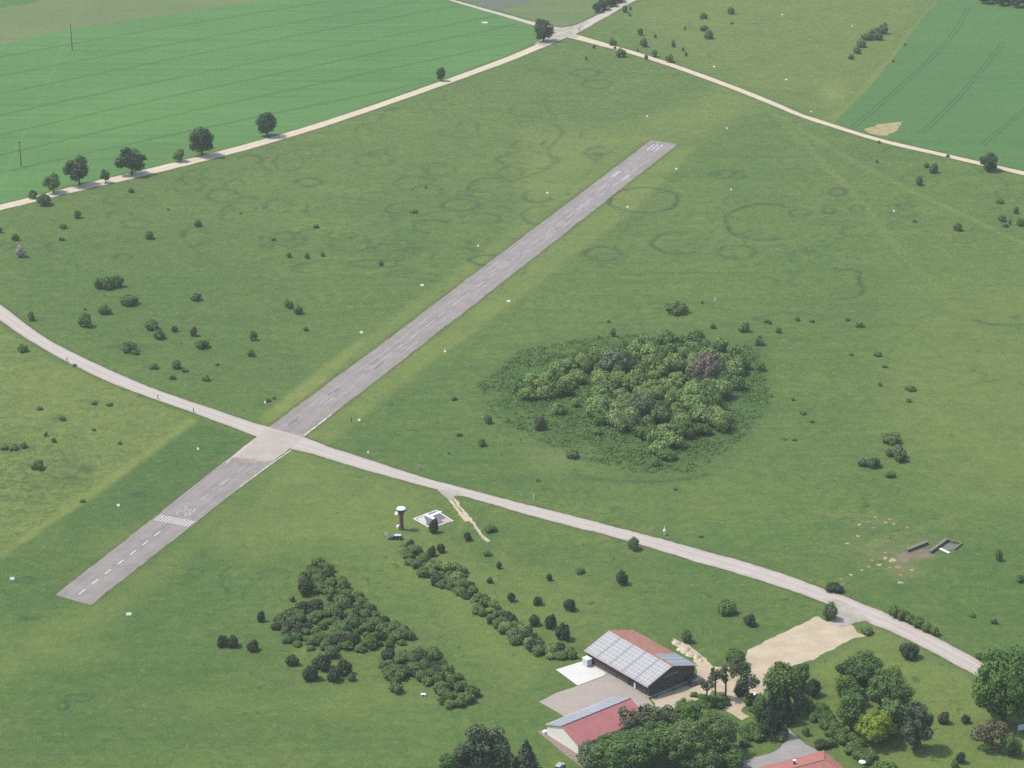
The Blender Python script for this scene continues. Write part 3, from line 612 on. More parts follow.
# painted marks on the runway (true shapes, laid in runway coordinates)
rl = [P(*p) for p in rw_left]; rr = [P(*p) for p in rw_right]
RO = rr[0]; RU = (rr[-1] - rr[0]).normalized(); RN = Vector((-RU.y, RU.x, 0))
def rw(u, v, z=0.0): return RO + RU * u + RN * v + Vector((0, 0, z))
def marks(name, quads, mat, z=0.032, kind='structure', seed=0):
    V, Fc = [], []
    for q in quads:
        b = len(V); V += [tuple(rw(u, v, z)) for u, v in q]; Fc.append((b, b + 1, b + 2, b + 3))
    me = mesh_np(name, V, Fc, [mat]); o = link(name, me); o['kind'] = kind; return o
def rect(u0, u1, v0, v1): return [(u0, v0), (u1, v0), (u1, v1), (u0, v1)]
ubar = (P(171, 520) - RO).dot(RU)
q = []; u_ = 5.0
while u_ < ubar - 7: q.append(rect(u_, u_ + 3.6, 7.2, 7.55)); u_ += 7.6
marks('centre_line', q, M['paint'])
marks('threshold_bars', [rect(ubar - 2.4, ubar + 2.4, 1.0 + i * 1.03, 1.0 + i * 1.03 + 0.34) for i in range(13)], M['paint'])
q = []; u_ = ubar + 18
Lr = (rr[-1] - rr[0]).length
while u_ < Lr - 40:
    if not (128 < u_ < 165) and random.random() < 0.9: q.append(rect(u_, u_ + random.uniform(4, 9), 7.0 + random.uniform(0, .2), 7.45 + random.uniform(0, .3)))
    u_ += 13
marks('worn_centre_line', q, M['paint_faint'])
q = []
for i in range(70):
    u_ = random.uniform(165, Lr - 15); v_ = random.choice([random.uniform(5, 9.5), random.uniform(2, 13)]); q.append(rect(u_, u_ + random.uniform(3, 16), v_, v_ + random.uniform(.15, .4)))
marks('crack_repairs', q, M['paint_faint'], 0.030)
marks('bitumen_patches', [[(180, 9), (191, 9.4), (189, 10.8), (181, 10.3)], [(216, 8.2), (223, 8.6), (225, 10.2), (217, 10.6)], [(150, 9.8), (156, 9.6), (159, 10.9), (151, 11.2)]], paving_mat('bitumen_patch', (0.15, 0.14, 0.145), (0.19, 0.17, 0.17), RW_ANG, .3), 0.028)
SEG = {'0': 'abcdef', '1': 'bc', '2': 'abged', '8': 'abcdefg'}
def digit(ch, u0, v0, hgt, wid, t, flip=1):
    """block digit read while moving along +u (flip=1) or -u (flip=-1)"""
    S_ = {'a': (0, wid, hgt - t, hgt), 'd': (0, wid, 0, t), 'g': (0, wid, hgt / 2 - t / 2, hgt / 2 + t / 2), 'f': (0, t, hgt / 2, hgt), 'e': (0, t, 0, hgt / 2), 'b': (wid - t, wid, hgt / 2, hgt), 'c': (wid - t, wid, 0, hgt / 2)}
    out = []
    for s_ in SEG[ch]:
        x0, x1, y0, y1 = S_[s_]
        out.append([(u0 + flip * y0, v0 - flip * x0), (u0 + flip * y0, v0 - flip * x1), (u0 + flip * y1, v0 - flip * x1), (u0 + flip * y1, v0 - flip * x0)])
    return out
un = ubar + 4.5
marks('runway_number', digit('2', un, 10.0, 6.5, 1.9, .4) + digit('8', un, 6.9, 6.5, 1.9, .4), worn('worn_number_paint', (0.42, 0.40, 0.385), .50), 0.032)
marks('runway_number', digit('1', Lr - 3, 5.2, 14, 1.9, .8, -1) + digit('0', Lr - 3, 8.4, 14, 2.9, .8, -1), worn('far_number_paint', (0.50, 0.49, 0.47), .48), 0.032)
marks('touchdown_marks', [rect(Lr - 66, Lr - 56, 9.5, 12), rect(Lr - 70, Lr - 60, 3.2, 5.4)], M['paint_faint'], 0.032)

# ------------------------------------------------------------------ foliage meshes
def ico_dirs(n, rs): 
    v = rs.normal(size=(n, 3)); return v / np.linalg.norm(v, axis=1)[:, None]
def leaf_cloud(clumps, per, size, rs, jitter=0.6, flat_=1.0, core=0.66):
    """clumps: (x,y,z,r) list. leaf faces on clump shells, and lumpy solid cores."""
    cl = np.array(clumps); C_, N_, Z_ = [], [], []
    tot = (cl[:, 3] ** 2).sum()
    for c in cl:
        n = max(12, int(per * c[3] ** 2 / tot)); d = ico_dirs(n, rs); d[:, 2] *= flat_
        p = c[:3] + d * c[3] * rs.uniform(0.68, 1.14, n)[:, None]
        keep = np.ones(n, bool)
        for e in cl:
            if e is not c: keep &= (((p - e[:3]) ** 2).sum(1) > (e[3] * 0.82) ** 2)
        p, d = p[keep], d[keep]; n = len(p)
        C_.append(p); N_.append(d + rs.normal(size=(n, 3)) * jitter * 0.6 + np.array([0, 0, .25])); Z_.append(rs.uniform(0.6, 1.35, n) * size)
    C_ = np.concatenate(C_); N_ = np.concatenate(N_); Z_ = np.concatenate(Z_)
    N_ /= np.linalg.norm(N_, axis=1)[:, None]; a = np.cross(N_, rs.normal(size=N_.shape)); a /= np.linalg.norm(a, axis=1)[:, None]; b = np.cross(N_, a)
    z = Z_[:, None]; q = np.stack([C_ + a * z, C_ + b * z * .6, C_ - a * z, C_ - b * z * .6], 1).reshape(-1, 3)
    Fq = np.arange(len(q)).reshape(-1, 4); V = [q]; Fs = [Fq]; base = len(q)
    if core:
        # cores as subdivided cubes -> spheres
        g = np.linspace(-1, 1, 5)
        for c in cl:
            for ax in range(3):
                for sg in (-1, 1):
                    A, B = np.meshgrid(g, g); P_ = np.zeros((25, 3)); P_[:, ax] = sg; P_[:, (ax + 1) % 3] = A.ravel(); P_[:, (ax + 2) % 3] = B.ravel()
                    P_ /= np.linalg.norm(P_, axis=1)[:, None]; P_ = c[:3] + P_ * c[3] * core * (1 + 0.08 * np.sin(P_ @ np.array([9.1, 7.3, 8.2]) + c[0] * 9)[:, None])
                    V.append(P_); i = np.arange(25).reshape(5, 5)
                    Fs.append(np.stack([i[:-1, :-1].ravel(), i[:-1, 1:].ravel(), i[1:, 1:].ravel(), i[1:, :-1].ravel()], 1) + base); base += 25
    return np.concatenate(V), np.concatenate(Fs)
def norm_unit(V, zfloor=True):
    """scale to radius 1 and height 2, standing on z=0"""
    V = V.copy(); r = np.percentile(np.hypot(V[:, 0], V[:, 1]), 97); z0, z1 = V[:, 2].min(), np.percentile(V[:, 2], 99.7)
    V[:, :2] /= r; V[:, 2] = (V[:, 2] - z0) / (z1 - z0) * 2; return V
def shrub_geo(seed, nc, leaves, size, spread=0.58, cr=(0.32, 0.5)):
    rs = np.random.default_rng(seed); cl = []
    for i in range(nc):
        a = i * 2.39996 + rs.uniform(-.3, .3); t = math.sqrt((i + .5) / nc); r = t * spread
        z = math.sqrt(1 - t * t) * 0.42 + rs.uniform(-.10, .10); cl.append((r * math.cos(a), r * math.sin(a), z, rs.uniform(*cr)))
    V, Fq = leaf_cloud(cl, leaves, size, rs); V = V[:]; V[:, 2] = np.maximum(V[:, 2], -0.35 + 0.03 * np.sin(V[:, 0] * 30))
    return norm_unit(V), Fq
def crown_geo(seed, nc, leaves, size, shape='round', core=0.6, cr=(0.15, 0.34)):
    rs = np.random.default_rng(seed); cl = []
    for i in range(nc):
        d = ico_dirs(1, rs)[0]; r = rs.uniform(0.35, 0.72)
        if shape == 'round': p = d * r * 1.08; p[2] *= 0.95
        elif shape == 'tall': p = d * r * np.array([.72, .72, 1.25])
        elif shape == 'flat': p = d * r * np.array([1, 1, .5])
        cl.append((*p, rs.uniform(*cr)))
    if shape != 'flat' and core > .4: cl.append((0, 0, 0.05, .66))
    V, Fq = leaf_cloud(cl, leaves, size, rs, core=core); return norm_unit(V), Fq
def conifer_geo(seed, layers, leaves, size):
    rs = np.random.default_rng(seed); Cs = []; Ns = []; 
    for i in range(layers):
        t = i / (layers - 1); z = t * 2; R0 = (1 - t) ** 0.8 * 1.0 + 0.05; nb = int(7 + 8 * (1 - t)); 
        for b in range(nb):
            a = rs.uniform(0, 2 * PI); L = R0 * rs.uniform(.7, 1.1); n = int(leaves / layers / nb * (0.6 + (1 - t)))
            s_ = rs.uniform(0.15, 1, n) ** .7; p = np.stack([np.cos(a) * L * s_, np.sin(a) * L * s_, z - 0.22 * s_ * L + rs.normal(size=n) * .035], 1) + rs.normal(size=(n, 3)) * .045
            Cs.append(p); Ns.append(np.tile([math.cos(a) * .5, math.sin(a) * .5, 1.0], (n, 1)) + rs.normal(size=(n, 3)) * .5)
    C_ = np.concatenate(Cs); N_ = np.concatenate(Ns); N_ /= np.linalg.norm(N_, axis=1)[:, None]
    a = np.cross(N_, rs.normal(size=N_.shape)); a /= np.linalg.norm(a, axis=1)[:, None]; b = np.cross(N_, a); z = rs.uniform(.7, 1.3, len(C_))[:, None] * size
    q = np.stack([C_ + a * z, C_ + b * z * .6, C_ - a * z, C_ - b * z * .6], 1).reshape(-1, 3); Fq = np.arange(len(q)).reshape(-1, 4)
    # dense inner cone
    th = np.linspace(0, 2 * PI, 15)[:-1]; zz = np.linspace(0.02, 1.9, 9); rad = ((1 - zz / 2) ** .8) * .62
    cone = np.array([(r * math.cos(t_) , r * math.sin(t_), z_) for z_, r in zip(zz, rad) for t_ in th]); i = np.arange(9 * 14).reshape(9, 14); j = np.roll(i, -1, 1)
    Fc = np.stack([i[:-1].ravel(), j[:-1].ravel(), j[1:].ravel(), i[1:].ravel()], 1) + len(q)
    return norm_unit(np.concatenate([q, cone])), np.concatenate([Fq, Fc])
GEO = {'s': [shrub_geo(10 + i, 5, 300, .21, .5, (.3, .5)) for i in range(4)],
       'm': [shrub_geo(20 + i, 10, 1800, .100, .62, (.26, .44)) for i in range(5)],
       'l': [shrub_geo(30 + i, 20, 3400, .075, .70, (.2, .36)) for i in range(5)],
       'round': [crown_geo(40 + i, 30, 5200, .070) for i in range(4)],
       'big': [crown_geo(90 + i, 70, 15000, .044, cr=(.11, .25)) for i in range(3)],
       'ragged': [crown_geo(95 + i, 34, 5200, .058, 'tall', .35, cr=(.12, .26)) for i in range(3)],
       'tall': [crown_geo(50 + i, 30, 5200, .070, 'tall') for i in range(3)],
       'open': [crown_geo(60 + i, 18, 2600, .070, 'round', 0.0) for i in range(2)],
       'pine': [crown_geo(70 + i, 15, 1300, .085, 'flat', 0.35) for i in range(3)],
       'cone': [conifer_geo(80 + i, 16, 3800, .075) for i in range(3)]}
_mc = {}
def gmesh(kind, v, mat):
    v %= len(GEO[kind]); key = (kind, v, mat)
    if key not in _mc: _mc[key] = mesh_np('foliage', *GEO[kind][v], [M[mat]])
    return _mc[key]
def fit(cx, cy, w_, h_):
    """silhouette centre and size in the picture -> base point, radius, height"""
    s = S(cx, cy); al = TH + math.atan((cy - 384) / F); r = w_ / 2 / s
    hh = (h_ / 2 / s) ** 2 - (r * math.sin(al)) ** 2
    H_ = 2 * math.sqrt(max(hh, (0.42 * r) ** 2)) / math.cos(al)
    H_ = min(max(H_, 0.5 * r), 6 * r)
    g = P(cx, cy, H_ / 2); return Vector((g.x, g.y, 0)), r, H_
NSH = 0
def shrub(cx, cy, w_, h_, label, group, mat='lf_shrub', name='bush', cat='bush', sink=0.0, world=None, size=None):
    global NSH; NSH += 1
    if world: b, r, H_ = world
    else: b, r, H_ = fit(cx, cy, w_, h_)
    kd = size or ('s' if r < 0.95 else 'm' if r < 3.4 else 'l')
    o = link(name, gmesh(kd, NSH * 7, mat)); o.location = (b.x, b.y, -0.04 * H_); o.rotation_euler = (0, 0, random.uniform(0, 6.28))
    o.scale = (r * 1.03, r * 1.03, H_ / 2 * 1.06)
    tag(o, label, cat, group); return o

# ------------------------------------------------------------------ scattered bushes, region by region
ORD = ['nearest', 'second nearest', 'third nearest', 'fourth nearest', 'fifth nearest', 'sixth nearest', 'seventh nearest', 'eighth nearest', 'ninth nearest', 'tenth nearest'] + [x + ' nearest' for x in ('eleventh twelfth thirteenth fourteenth fifteenth sixteenth seventeenth eighteenth nineteenth twentieth').split()] + ['twenty-%s nearest' % x for x in 'first second third fourth fifth sixth seventh eighth ninth'.split()] + ['thirtieth nearest'] + ['thirty-%s nearest' % x for x in 'first second third fourth fifth sixth seventh eighth ninth'.split()]
CN = {'lf_shrub': 'dark green', 'lf_dark': 'blackish green', 'lf_brown': 'brownish', 'lf_blossom': 'white-flecked', 'lf_thicket': 'fresh green', 'lf_grey': 'grey-green', 'lf_broad': 'mid green'}
def region(anchor, anchor_name, where, group, items):
    A = P(*anchor); items = [(*it, 'lf_shrub')[:5] if len(it) == 4 else it for it in items]
    items.sort(key=lambda t: (P(t[0], t[1]) - A).length)
    for i, (x, y, w_, h_, mt) in enumerate(items):
        sz = 'tiny' if w_ < 6 else 'small' if w_ < 9.5 else 'rounded' if w_ < 16 else 'broad'
        shrub(x, y, w_, h_, f"{sz} {CN[mt]} bush, {ORD[i]} {anchor_name} {where}", group, mt)
D = 'lf_dark'
region((271, 425), 'the runway crossing', 'on the far-left meadow', 'bushes dotting the meadow beyond the road', [
    (107, 282, 16, 13), (128.3, 299.7, 18, 11), (104, 309, 13, 10), (84.6, 320, 14, 14), (31, 316, 8, 9), (196, 296.6, 11, 8), (151.7, 324.5, 15, 11), (159, 333.8, 13, 10), (174.4, 328.6, 7, 6, 'lf_brown'), (193.8, 331, 7, 10, 'lf_brown'), (202, 343.4, 14, 10), (128, 346, 17, 11), (135.3, 352, 8, 5), (154, 366, 9, 6), (176.8, 364.3, 10, 9), (185, 370, 7, 4), (172.5, 376.7, 7, 5), (205.8, 377.8, 9, 6), (216.5, 364, 5, 3), (253.3, 335.3, 8, 10), (250.7, 352.7, 8, 7), (288.7, 303.7, 9, 9), (298, 309.3, 10, 9), (381, 262.7, 5, 5), (306, 328.7, 5, 4), (267.7, 400, 6, 4), (98, 283, 9, 11), (117, 281, 13, 12), (289, 255, 5, 5), (307, 255.5, 5, 6), (322.6, 254, 4, 5), (85, 309, 3, 2.5), (274, 397.5, 4, 3)])
region((266, 128), 'the last path-row tree', 'below it', 'bushes dotting the meadow below the field path', [
    (20.5, 251, 10, 12, 'lf_blossom'), (15, 237, 8, 7), (0, 230, 5, 6), (63, 226, 8, 5), (61.5, 238.6, 6, 4), (77.5, 214, 8, 8), (131, 190, 6, 5), (149.4, 235, 9, 8), (197.5, 223, 8, 7), (414, 211, 8, 4), (316, 226, 6, 4), (274, 239, 4, 3), (241, 213, 3, 2), (168, 209, 3, 2), (426, 187, 2.5, 3)])
region((0, 446), 'the weed patch', 'on the rough meadow', 'bushes on the rough meadow', [
    (22.6, 347.7, 12, 8), (37.6, 464.4, 13, 10), (46, 434, 4, 5), (53.7, 440, 5, 5), (120, 442.5, 4, 4), (93.5, 429.4, 5, 3), (94, 402.6, 6, 4), (109.6, 404, 7, 3), (39.7, 408, 7, 4), (82.7, 500.5, 6, 3), (4, 447, 9, 5), (14, 447, 10, 5), (23, 445, 8, 6), (62, 418, 7, 5), (74.5, 365, 5, 2.5)])
region((303, 437), 'the crossing', 'between runway and thicket', 'bushes between the runway and the thicket', [
    (453.7, 398.3, 7, 4), (488, 418.7, 9, 9), (482, 442, 10, 8), (458.7, 434, 7, 3), (448.7, 452.7, 3, 2), (540, 422.5, 13, 14, 'lf_brown'), (572.7, 453.7, 14, 9), (598, 431.7, 10, 7), (538, 480, 5, 2), (613, 332, 6, 9, 'lf_thicket'), (608.7, 321, 4, 3), (656, 462, 10, 8), (559, 408, 14, 12, 'lf_thicket'), (575.5, 402, 10, 9, 'lf_thicket'), (675, 488.7, 5, 2)])
region((751, 370), 'the thicket', 'on open grass', 'bushes around the thicket edge', [
    (676, 307, 24, 13), (744, 326, 12, 11, 'lf_thicket'), (758.7, 339.3, 11, 11, 'lf_thicket'), (761, 366.7, 10, 8), (713, 326, 6, 5), (702, 302, 3, 3), (779, 330, 6, 6), (797.3, 318.7, 5, 4), (859.7, 324.3, 10, 5), (847, 318.7, 6, 3), (812, 320.7, 6, 3), (878, 353.7, 9, 3), (851, 354, 5, 2), (880, 384, 4, 4), (910.7, 388, 11, 5), (884.7, 366, 6, 3), (908.7, 400, 6, 4), (803, 412.7, 7, 3), (812, 421, 6, 3), (793, 399, 4, 3), (794, 439, 5, 3), (785, 439, 4, 2), (767, 321, 6, 4), (770, 322, 3, 4)])
region((918, 548), 'the dug-out walls', 'on the meadow', 'bushes on the meadow above the road', [
    (891, 437.7, 20, 10), (889, 452, 10, 8, 'lf_grey'), (898, 451, 15, 13, 'lf_grey'), (901, 456, 12, 12), (862, 462, 10, 8, 'lf_grey'), (873, 461.5, 15, 12), (889.7, 474, 11, 7), (999, 555, 8, 11), (1020.5, 578, 10, 8), (994, 620.7, 7, 6), (972.5, 615, 7, 3), (700.8, 536, 5, 3)])
region((565, 32), 'the path junction', 'on the grass', 'bushes near the path junction', [
    (624.7, 8.8, 6, 7), (630.5, 8, 2.5, 4), (630, 14.6, 3, 3), (640.3, 31.6, 6, 7), (643.8, 42.4, 8, 9), (612.4, 41.6, 8, 7), (621, 52.7, 10, 9), (594.2, 46.3, 3, 4), (586, 58, 3, 4), (646, 57, 4, 5), (654, 53.3, 7, 7), (669.6, 58.2, 9, 8), (655.4, 36, 3, 4), (673.5, 43.4, 4, 7), (683, 49, 3, 4), (686, 54, 3, 4), (703.4, 15.6, 8, 6), (704.4, 28, 9, 6), (708.7, 34.2, 9, 9), (731, 10.4, 8, 7), (732, 22.9, 4, 2), (685, 28, 2.5, 4), (637.8, 50.2, 2.5, 3), (615, 47.5, 3, 3)])
region((989, 166), 'the path\'s round tree', 'on the grass', 'bushes below the narrow gravel path', [
    (933.7, 167.7, 9, 10), (926, 165, 7, 5), (919, 180.7, 8, 9, 'lf_grey'), (877, 161, 3, 3), (879, 141.7, 4, 2.5), (948, 155.7, 4, 3), (1000.3, 201, 8, 5), (1015.7, 210, 6, 7), (1002.3, 218.3, 8, 6), (1005.7, 225, 6, 4), (1010, 221.7, 3, 5), (1020.3, 221.7, 9, 8), (958, 226.7, 9, 8), (914.7, 220.7, 5, 3)])
region((868, 35), 'the copse centre', 'by the cereal field', 'bushes of the far copse', [
    (883, 29, 11, 9, 'lf_grey'), (875, 31, 11, 8, 'lf_grey'), (868, 36, 11, 8, 'lf_grey'), (861, 43, 11, 8, 'lf_grey'), (857, 50, 8, 7), (863, 36, 6, 5, 'lf_grey'), (851, 56.7, 6, 5), (885, 24, 4, 4), (893, 60.7, 3, 2.5), (905, 44, 3, 2.5), (878, 36, 9, 8, 'lf_grey')])
region((401, 530), 'the tower', 'near the hedge strip', 'bushes between the hedge strip and the road', [
    (467.7, 536, 9, 9, D), (490, 528, 14, 8), (487, 553, 9, 6), (499, 565, 5, 7, D), (490, 580, 6, 6, D), (511.5, 597, 8, 9, D), (549, 577, 6, 7, D), (579.5, 570, 11, 7), (622, 577.5, 12, 14, D), (633, 543.5, 13, 13), (534.5, 620, 12, 11, D), (538, 600.5, 10, 9, D), (570, 604.7, 12, 12, D), (550.7, 621, 12, 14, D), (562.7, 631.7, 15, 17, D), (687, 636, 11, 13), (727, 606.5, 21, 15), (750, 620, 13, 12, D), (432, 551, 9, 10, D), (440.5, 548, 9, 9, D), (503, 612, 6, 5)])
region((262, 616), 'the wedge-shaped shrubbery\'s side tip', 'on grass', 'dark bushes beside the wedge-shaped shrubbery', [
    (222.5, 640.5, 12, 12, D), (233, 641, 12, 12, D), (253, 645.5, 12, 11, D), (261, 616, 8, 11, D), (292, 598.5, 6, 6), (291.7, 660, 14, 11, D), (311, 672, 17, 16, D), (322, 661.5, 19, 16, D), (344, 667, 15, 16, D), (334, 675, 14, 13, D), (351.5, 677, 8, 8), (332, 651, 14, 13), (396.7, 687.5, 14, 11), (304.7, 586, 18, 17, D), (316, 605, 18, 13, D)])
shrub(434, 525.5, 9.5, 14, 'round dark tree standing in front of the white-edged signal square', None, D, 'juniper_tree', 'tree')
shrub(834, 587.5, 18, 9, 'low dark bush with a white board on the road verge above the sandy lot', None, D)
shrub(830, 611, 15, 18, 'pale green bush on the corner of road and sandy lot', None, 'lf_grey')
shrub(866.8, 630, 14, 7, 'low green bush on the grass tip between road and sandy lot', None)
for i, (x, y, w_, h_) in enumerate([(895, 611, 13, 12), (903, 614, 14, 12), (911, 618.5, 12, 10), (919, 622, 13, 11), (927, 627, 12, 10), (935, 631, 10, 9), (980, 655, 9, 8), (986, 658, 13, 13)]):
    shrub(x, y, w_, h_, 'dark green bush in the roadside hedge row between the road and the dug-out meadow' if i < 6 else 'dark bush on the road verge beside the big round tree', 'bushes of the roadside hedge row', 'lf_shrub')
region((909, 650), 'the lawn\'s roadside bush', 'on the lawn', 'bushes on the garden lawn', [
    (909.5, 650.5, 20, 16, D), (842, 668, 12, 10, D), (944, 717, 12, 13, 'lf_brown'), (966, 719, 9, 9, D), (961, 757, 10, 12, D), (955, 764, 8, 9), (806, 731, 8, 9), (822, 744, 16, 11, D), (832, 742, 10, 9, 'lf_broad'), (813, 687, 15, 18, D), (741, 689, 16, 13, D), (887, 768, 24, 14, 'lf_broad')])

# ------------------------------------------------------------------ dense shrubberies: every shrub its own object
def inside(x, y, pts):
    c = False; n = len(pts)
    for i in range(n):
        (x0, y0), (x1, y1) = pts[i], pts[(i + 1) % n]
        if (y0 > y) != (y1 > y) and x < (x1 - x0) * (y - y0) / (y1 - y0) + x0: c = not c
    return c
def fill(poly_px, spacing, rad, hgt, label, group, mats, seed, name='hedge_shrub', limit=400):
    rs = random.Random(seed); W = [P(x, y) for x, y in poly_px]; WP = [(p.x, p.y) for p in W]
    x0, x1 = min(p[0] for p in WP), max(p[0] for p in WP); y0, y1 = min(p[1] for p in WP), max(p[1] for p in WP); pts = []; tries = 0
    while tries < 16000 and len(pts) < limit:
        tries += 1; x, y = rs.uniform(x0, x1), rs.uniform(y0, y1)
        if inside(x, y, WP) and all((x - a) ** 2 + (y - b) ** 2 > spacing ** 2 for a, b, *_ in pts): pts.append((x, y))
    for x, y in pts:
        r = rs.uniform(*rad); H_ = r * rs.uniform(*hgt); mt = rs.choices([m for m, _ in mats], [q for _, q in mats])[0]
        shrub(0, 0, 0, 0, label, group, mt, name=name, world=(Vector((x, y, 0)), r, H_), size='m')
    return len(pts)
def T(pts, cx, cy, k): return [(cx + a / k, cy + b / k) for a, b in pts]
thick = T([(175, 255), (205, 220), (255, 200), (305, 180), (372, 135), (405, 122), (440, 128), (480, 112), (560, 118), (600, 92), (700, 90), (760, 82), (840, 92), (905, 125), (922, 165), (920, 235), (880, 250), (865, 290), (845, 320), (870, 365), (845, 388), (760, 392), (700, 412), (690, 455), (645, 455), (625, 415), (545, 390), (500, 388), (445, 358), (420, 320), (422, 280), (445, 240), (405, 215), (350, 220), (325, 245), (300, 270), (210, 280), (180, 265)], 470, 320, 3.413)
n1 = fill(thick, 5.4, (2.7, 4.5), (1.1, 1.7), 'rounded fresh green shrub packed inside the heart-shaped thicket beside the runway', 'shrubs of the thicket beside the runway', [('lf_thicket', 8), ('lf_broad', 3), ('lf_shrub', 1)], 5, 'thicket_shrub')
shrub(616.5, 360, 34, 27, 'large grey-green willow dome at the back of the thicket', None, 'lf_grey', 'willow_shrub')
shrub(641, 405, 27, 25, 'smaller grey-green willow dome in the middle of the thicket', None, 'lf_grey', 'willow_shrub')
shrub(704, 391, 22, 20, 'pale grey-green willow dome below the bare brown crown', None, 'lf_grey', 'willow_shrub')
shrub(708, 366, 31, 29, 'bare brownish twiggy shrub crown in the thicket', None, 'lf_bare', 'bare_shrub', size='l')
shrub(650, 364, 22, 19, 'bright green round dome between the willow and the bare crown', None, 'lf_thicket')
shrub(667, 454, 20, 10, 'low dark shrub at the front tip of the thicket', None, 'lf_shrub')
A1 = [(300, 580), (316, 564), (325, 565), (332, 579), (354, 593), (374, 613), (408, 636), (410, 646), (390, 648), (350, 652), (322, 650), (297, 649), (279, 636), (274, 624), (285, 615), (306, 611), (326, 612), (331, 603), (318, 590), (302, 592)]
fill(A1, 2.8, (1.3, 2.5), (.8, 1.6), 'dark green shrub within the wedge-shaped shrubbery on the lower meadow', 'shrubs of the wedge-shaped shrubbery', [('lf_shrub', 8), (D, 3), ('lf_broad', 2)], 6)
A2 = [(382, 659), (396, 654), (430, 653), (443, 658), (459, 681), (472, 696), (468, 705), (450, 708), (439, 703), (443, 694), (427, 684), (404, 678), (398, 686), (388, 686), (381, 672)]
fill(A2, 2.75, (1.3, 2.4), (.8, 1.6), 'dark green shrub within the hook-shaped shrubbery beside the wedge', 'shrubs of the hook-shaped shrubbery', [('lf_shrub', 8), (D, 2), ('lf_broad', 2)], 8)
B1 = [(402, 548), (409, 544), (418, 548), (430, 563), (453, 568), (464, 573), (466, 586), (488, 603), (508, 618), (528, 632), (543, 648), (574, 655), (574, 659), (560, 661), (541, 656), (512, 642), (482, 619), (472, 603), (442, 587), (416, 572), (404, 559)]
fill(B1, 2.5, (1.3, 2.4), (0.8, 1.6), 'dark green shrub within the long hedge strip running to the hangar', 'shrubs of the long hedge strip', [('lf_shrub', 8), (D, 2), ('lf_thicket', 2)], 9)
HD = [(803, 702), (811, 704), (832, 722), (858, 744), (872, 758), (866, 764), (852, 755), (826, 733), (808, 716)]
fill(HD, 2.3, (1.5, 2.3), (1.0, 1.4), 'clipped green shrub in the diagonal garden hedge by the driveway', 'shrubs of the diagonal garden hedge', [('lf_broad', 5), ('lf_shrub', 3)], 10)
fill([(744, 733), (758, 728), (782, 733), (781, 739), (768, 737), (752, 741), (742, 748)], 2.3, (1.5, 2.3), (1.0, 1.4), 'clipped green shrub in the curved hedge left of the driveway', 'shrubs of the curved garden hedge', [('lf_broad', 5), ('lf_shrub', 3)], 12)
fill([(694, 696), (720, 699), (729, 703), (722, 709), (704, 707)], 2.2, (1.2, 1.9), (.8, 1.2), 'low green shrub growing under the row of thin pines', 'shrubs under the thin pines', [('lf_broad', 5)], 13)
fill([(744, 700), (756, 698), (768, 705), (764, 716), (752, 712)], 2.4, (1.2, 2.1), (.9, 1.3), 'green shrub beside the spruce and the white parked car', 'shrubs beside the spruce', [('lf_broad', 5), ('lf_shrub', 2)], 14)

# low growth round the thicket: nobody could count it
def undergrowth():
    rs = np.random.default_rng(12); pts = []
    pl = [(478, 385), (520, 350), (620, 333), (755, 347), (772, 398), (738, 442), (690, 474), (625, 472), (560, 450), (495, 418)]
    W = [(P(*p).x, P(*p).y) for p in pl]; x0, x1 = min(p[0] for p in W), max(p[0] for p in W); y0, y1 = min(p[1] for p in W), max(p[1] for p in W)
    while len(pts) < 4200:
        x, y = rs.uniform(x0, x1), rs.uniform(y0, y1)
        if inside(x, y, W) and math.sin(x * .21 + y * .13) + math.sin(y * .31 - x * .1) + rs.normal() * 1.1 > -0.5: pts.append((x, y))
    Cs, Ns, Zs = [], [], []
    for x, y in pts:
        n = 10; r = rs.uniform(.4, 1.3); d = ico_dirs(n, rs); d[:, 2] = np.abs(d[:, 2]); Cs.append(np.array([x, y, 0]) + d * r * np.array([1, 1, .55])); Ns.append(d + rs.normal(size=(n, 3)) * .35); Zs.append(rs.uniform(.2, .42, n))
    C_, N_, Z_ = map(np.concatenate, (Cs, Ns, Zs)); N_ /= np.linalg.norm(N_, axis=1)[:, None]; a = np.cross(N_, rs.normal(size=N_.shape)); a /= np.linalg.norm(a, axis=1)[:, None]; b = np.cross(N_, a); z = Z_[:, None]
    q = np.stack([C_ + a * z, C_ + b * z * .7, C_ - a * z, C_ - b * z * .7], 1).reshape(-1, 3)
    o = link('undergrowth', mesh_np('undergrowth', q, np.arange(len(q)).reshape(-1, 4), [M['lf_under']])); tag(o, 'low uneven herbs and brambles spreading round the thicket', 'undergrowth', None, 'stuff')
undergrowth()

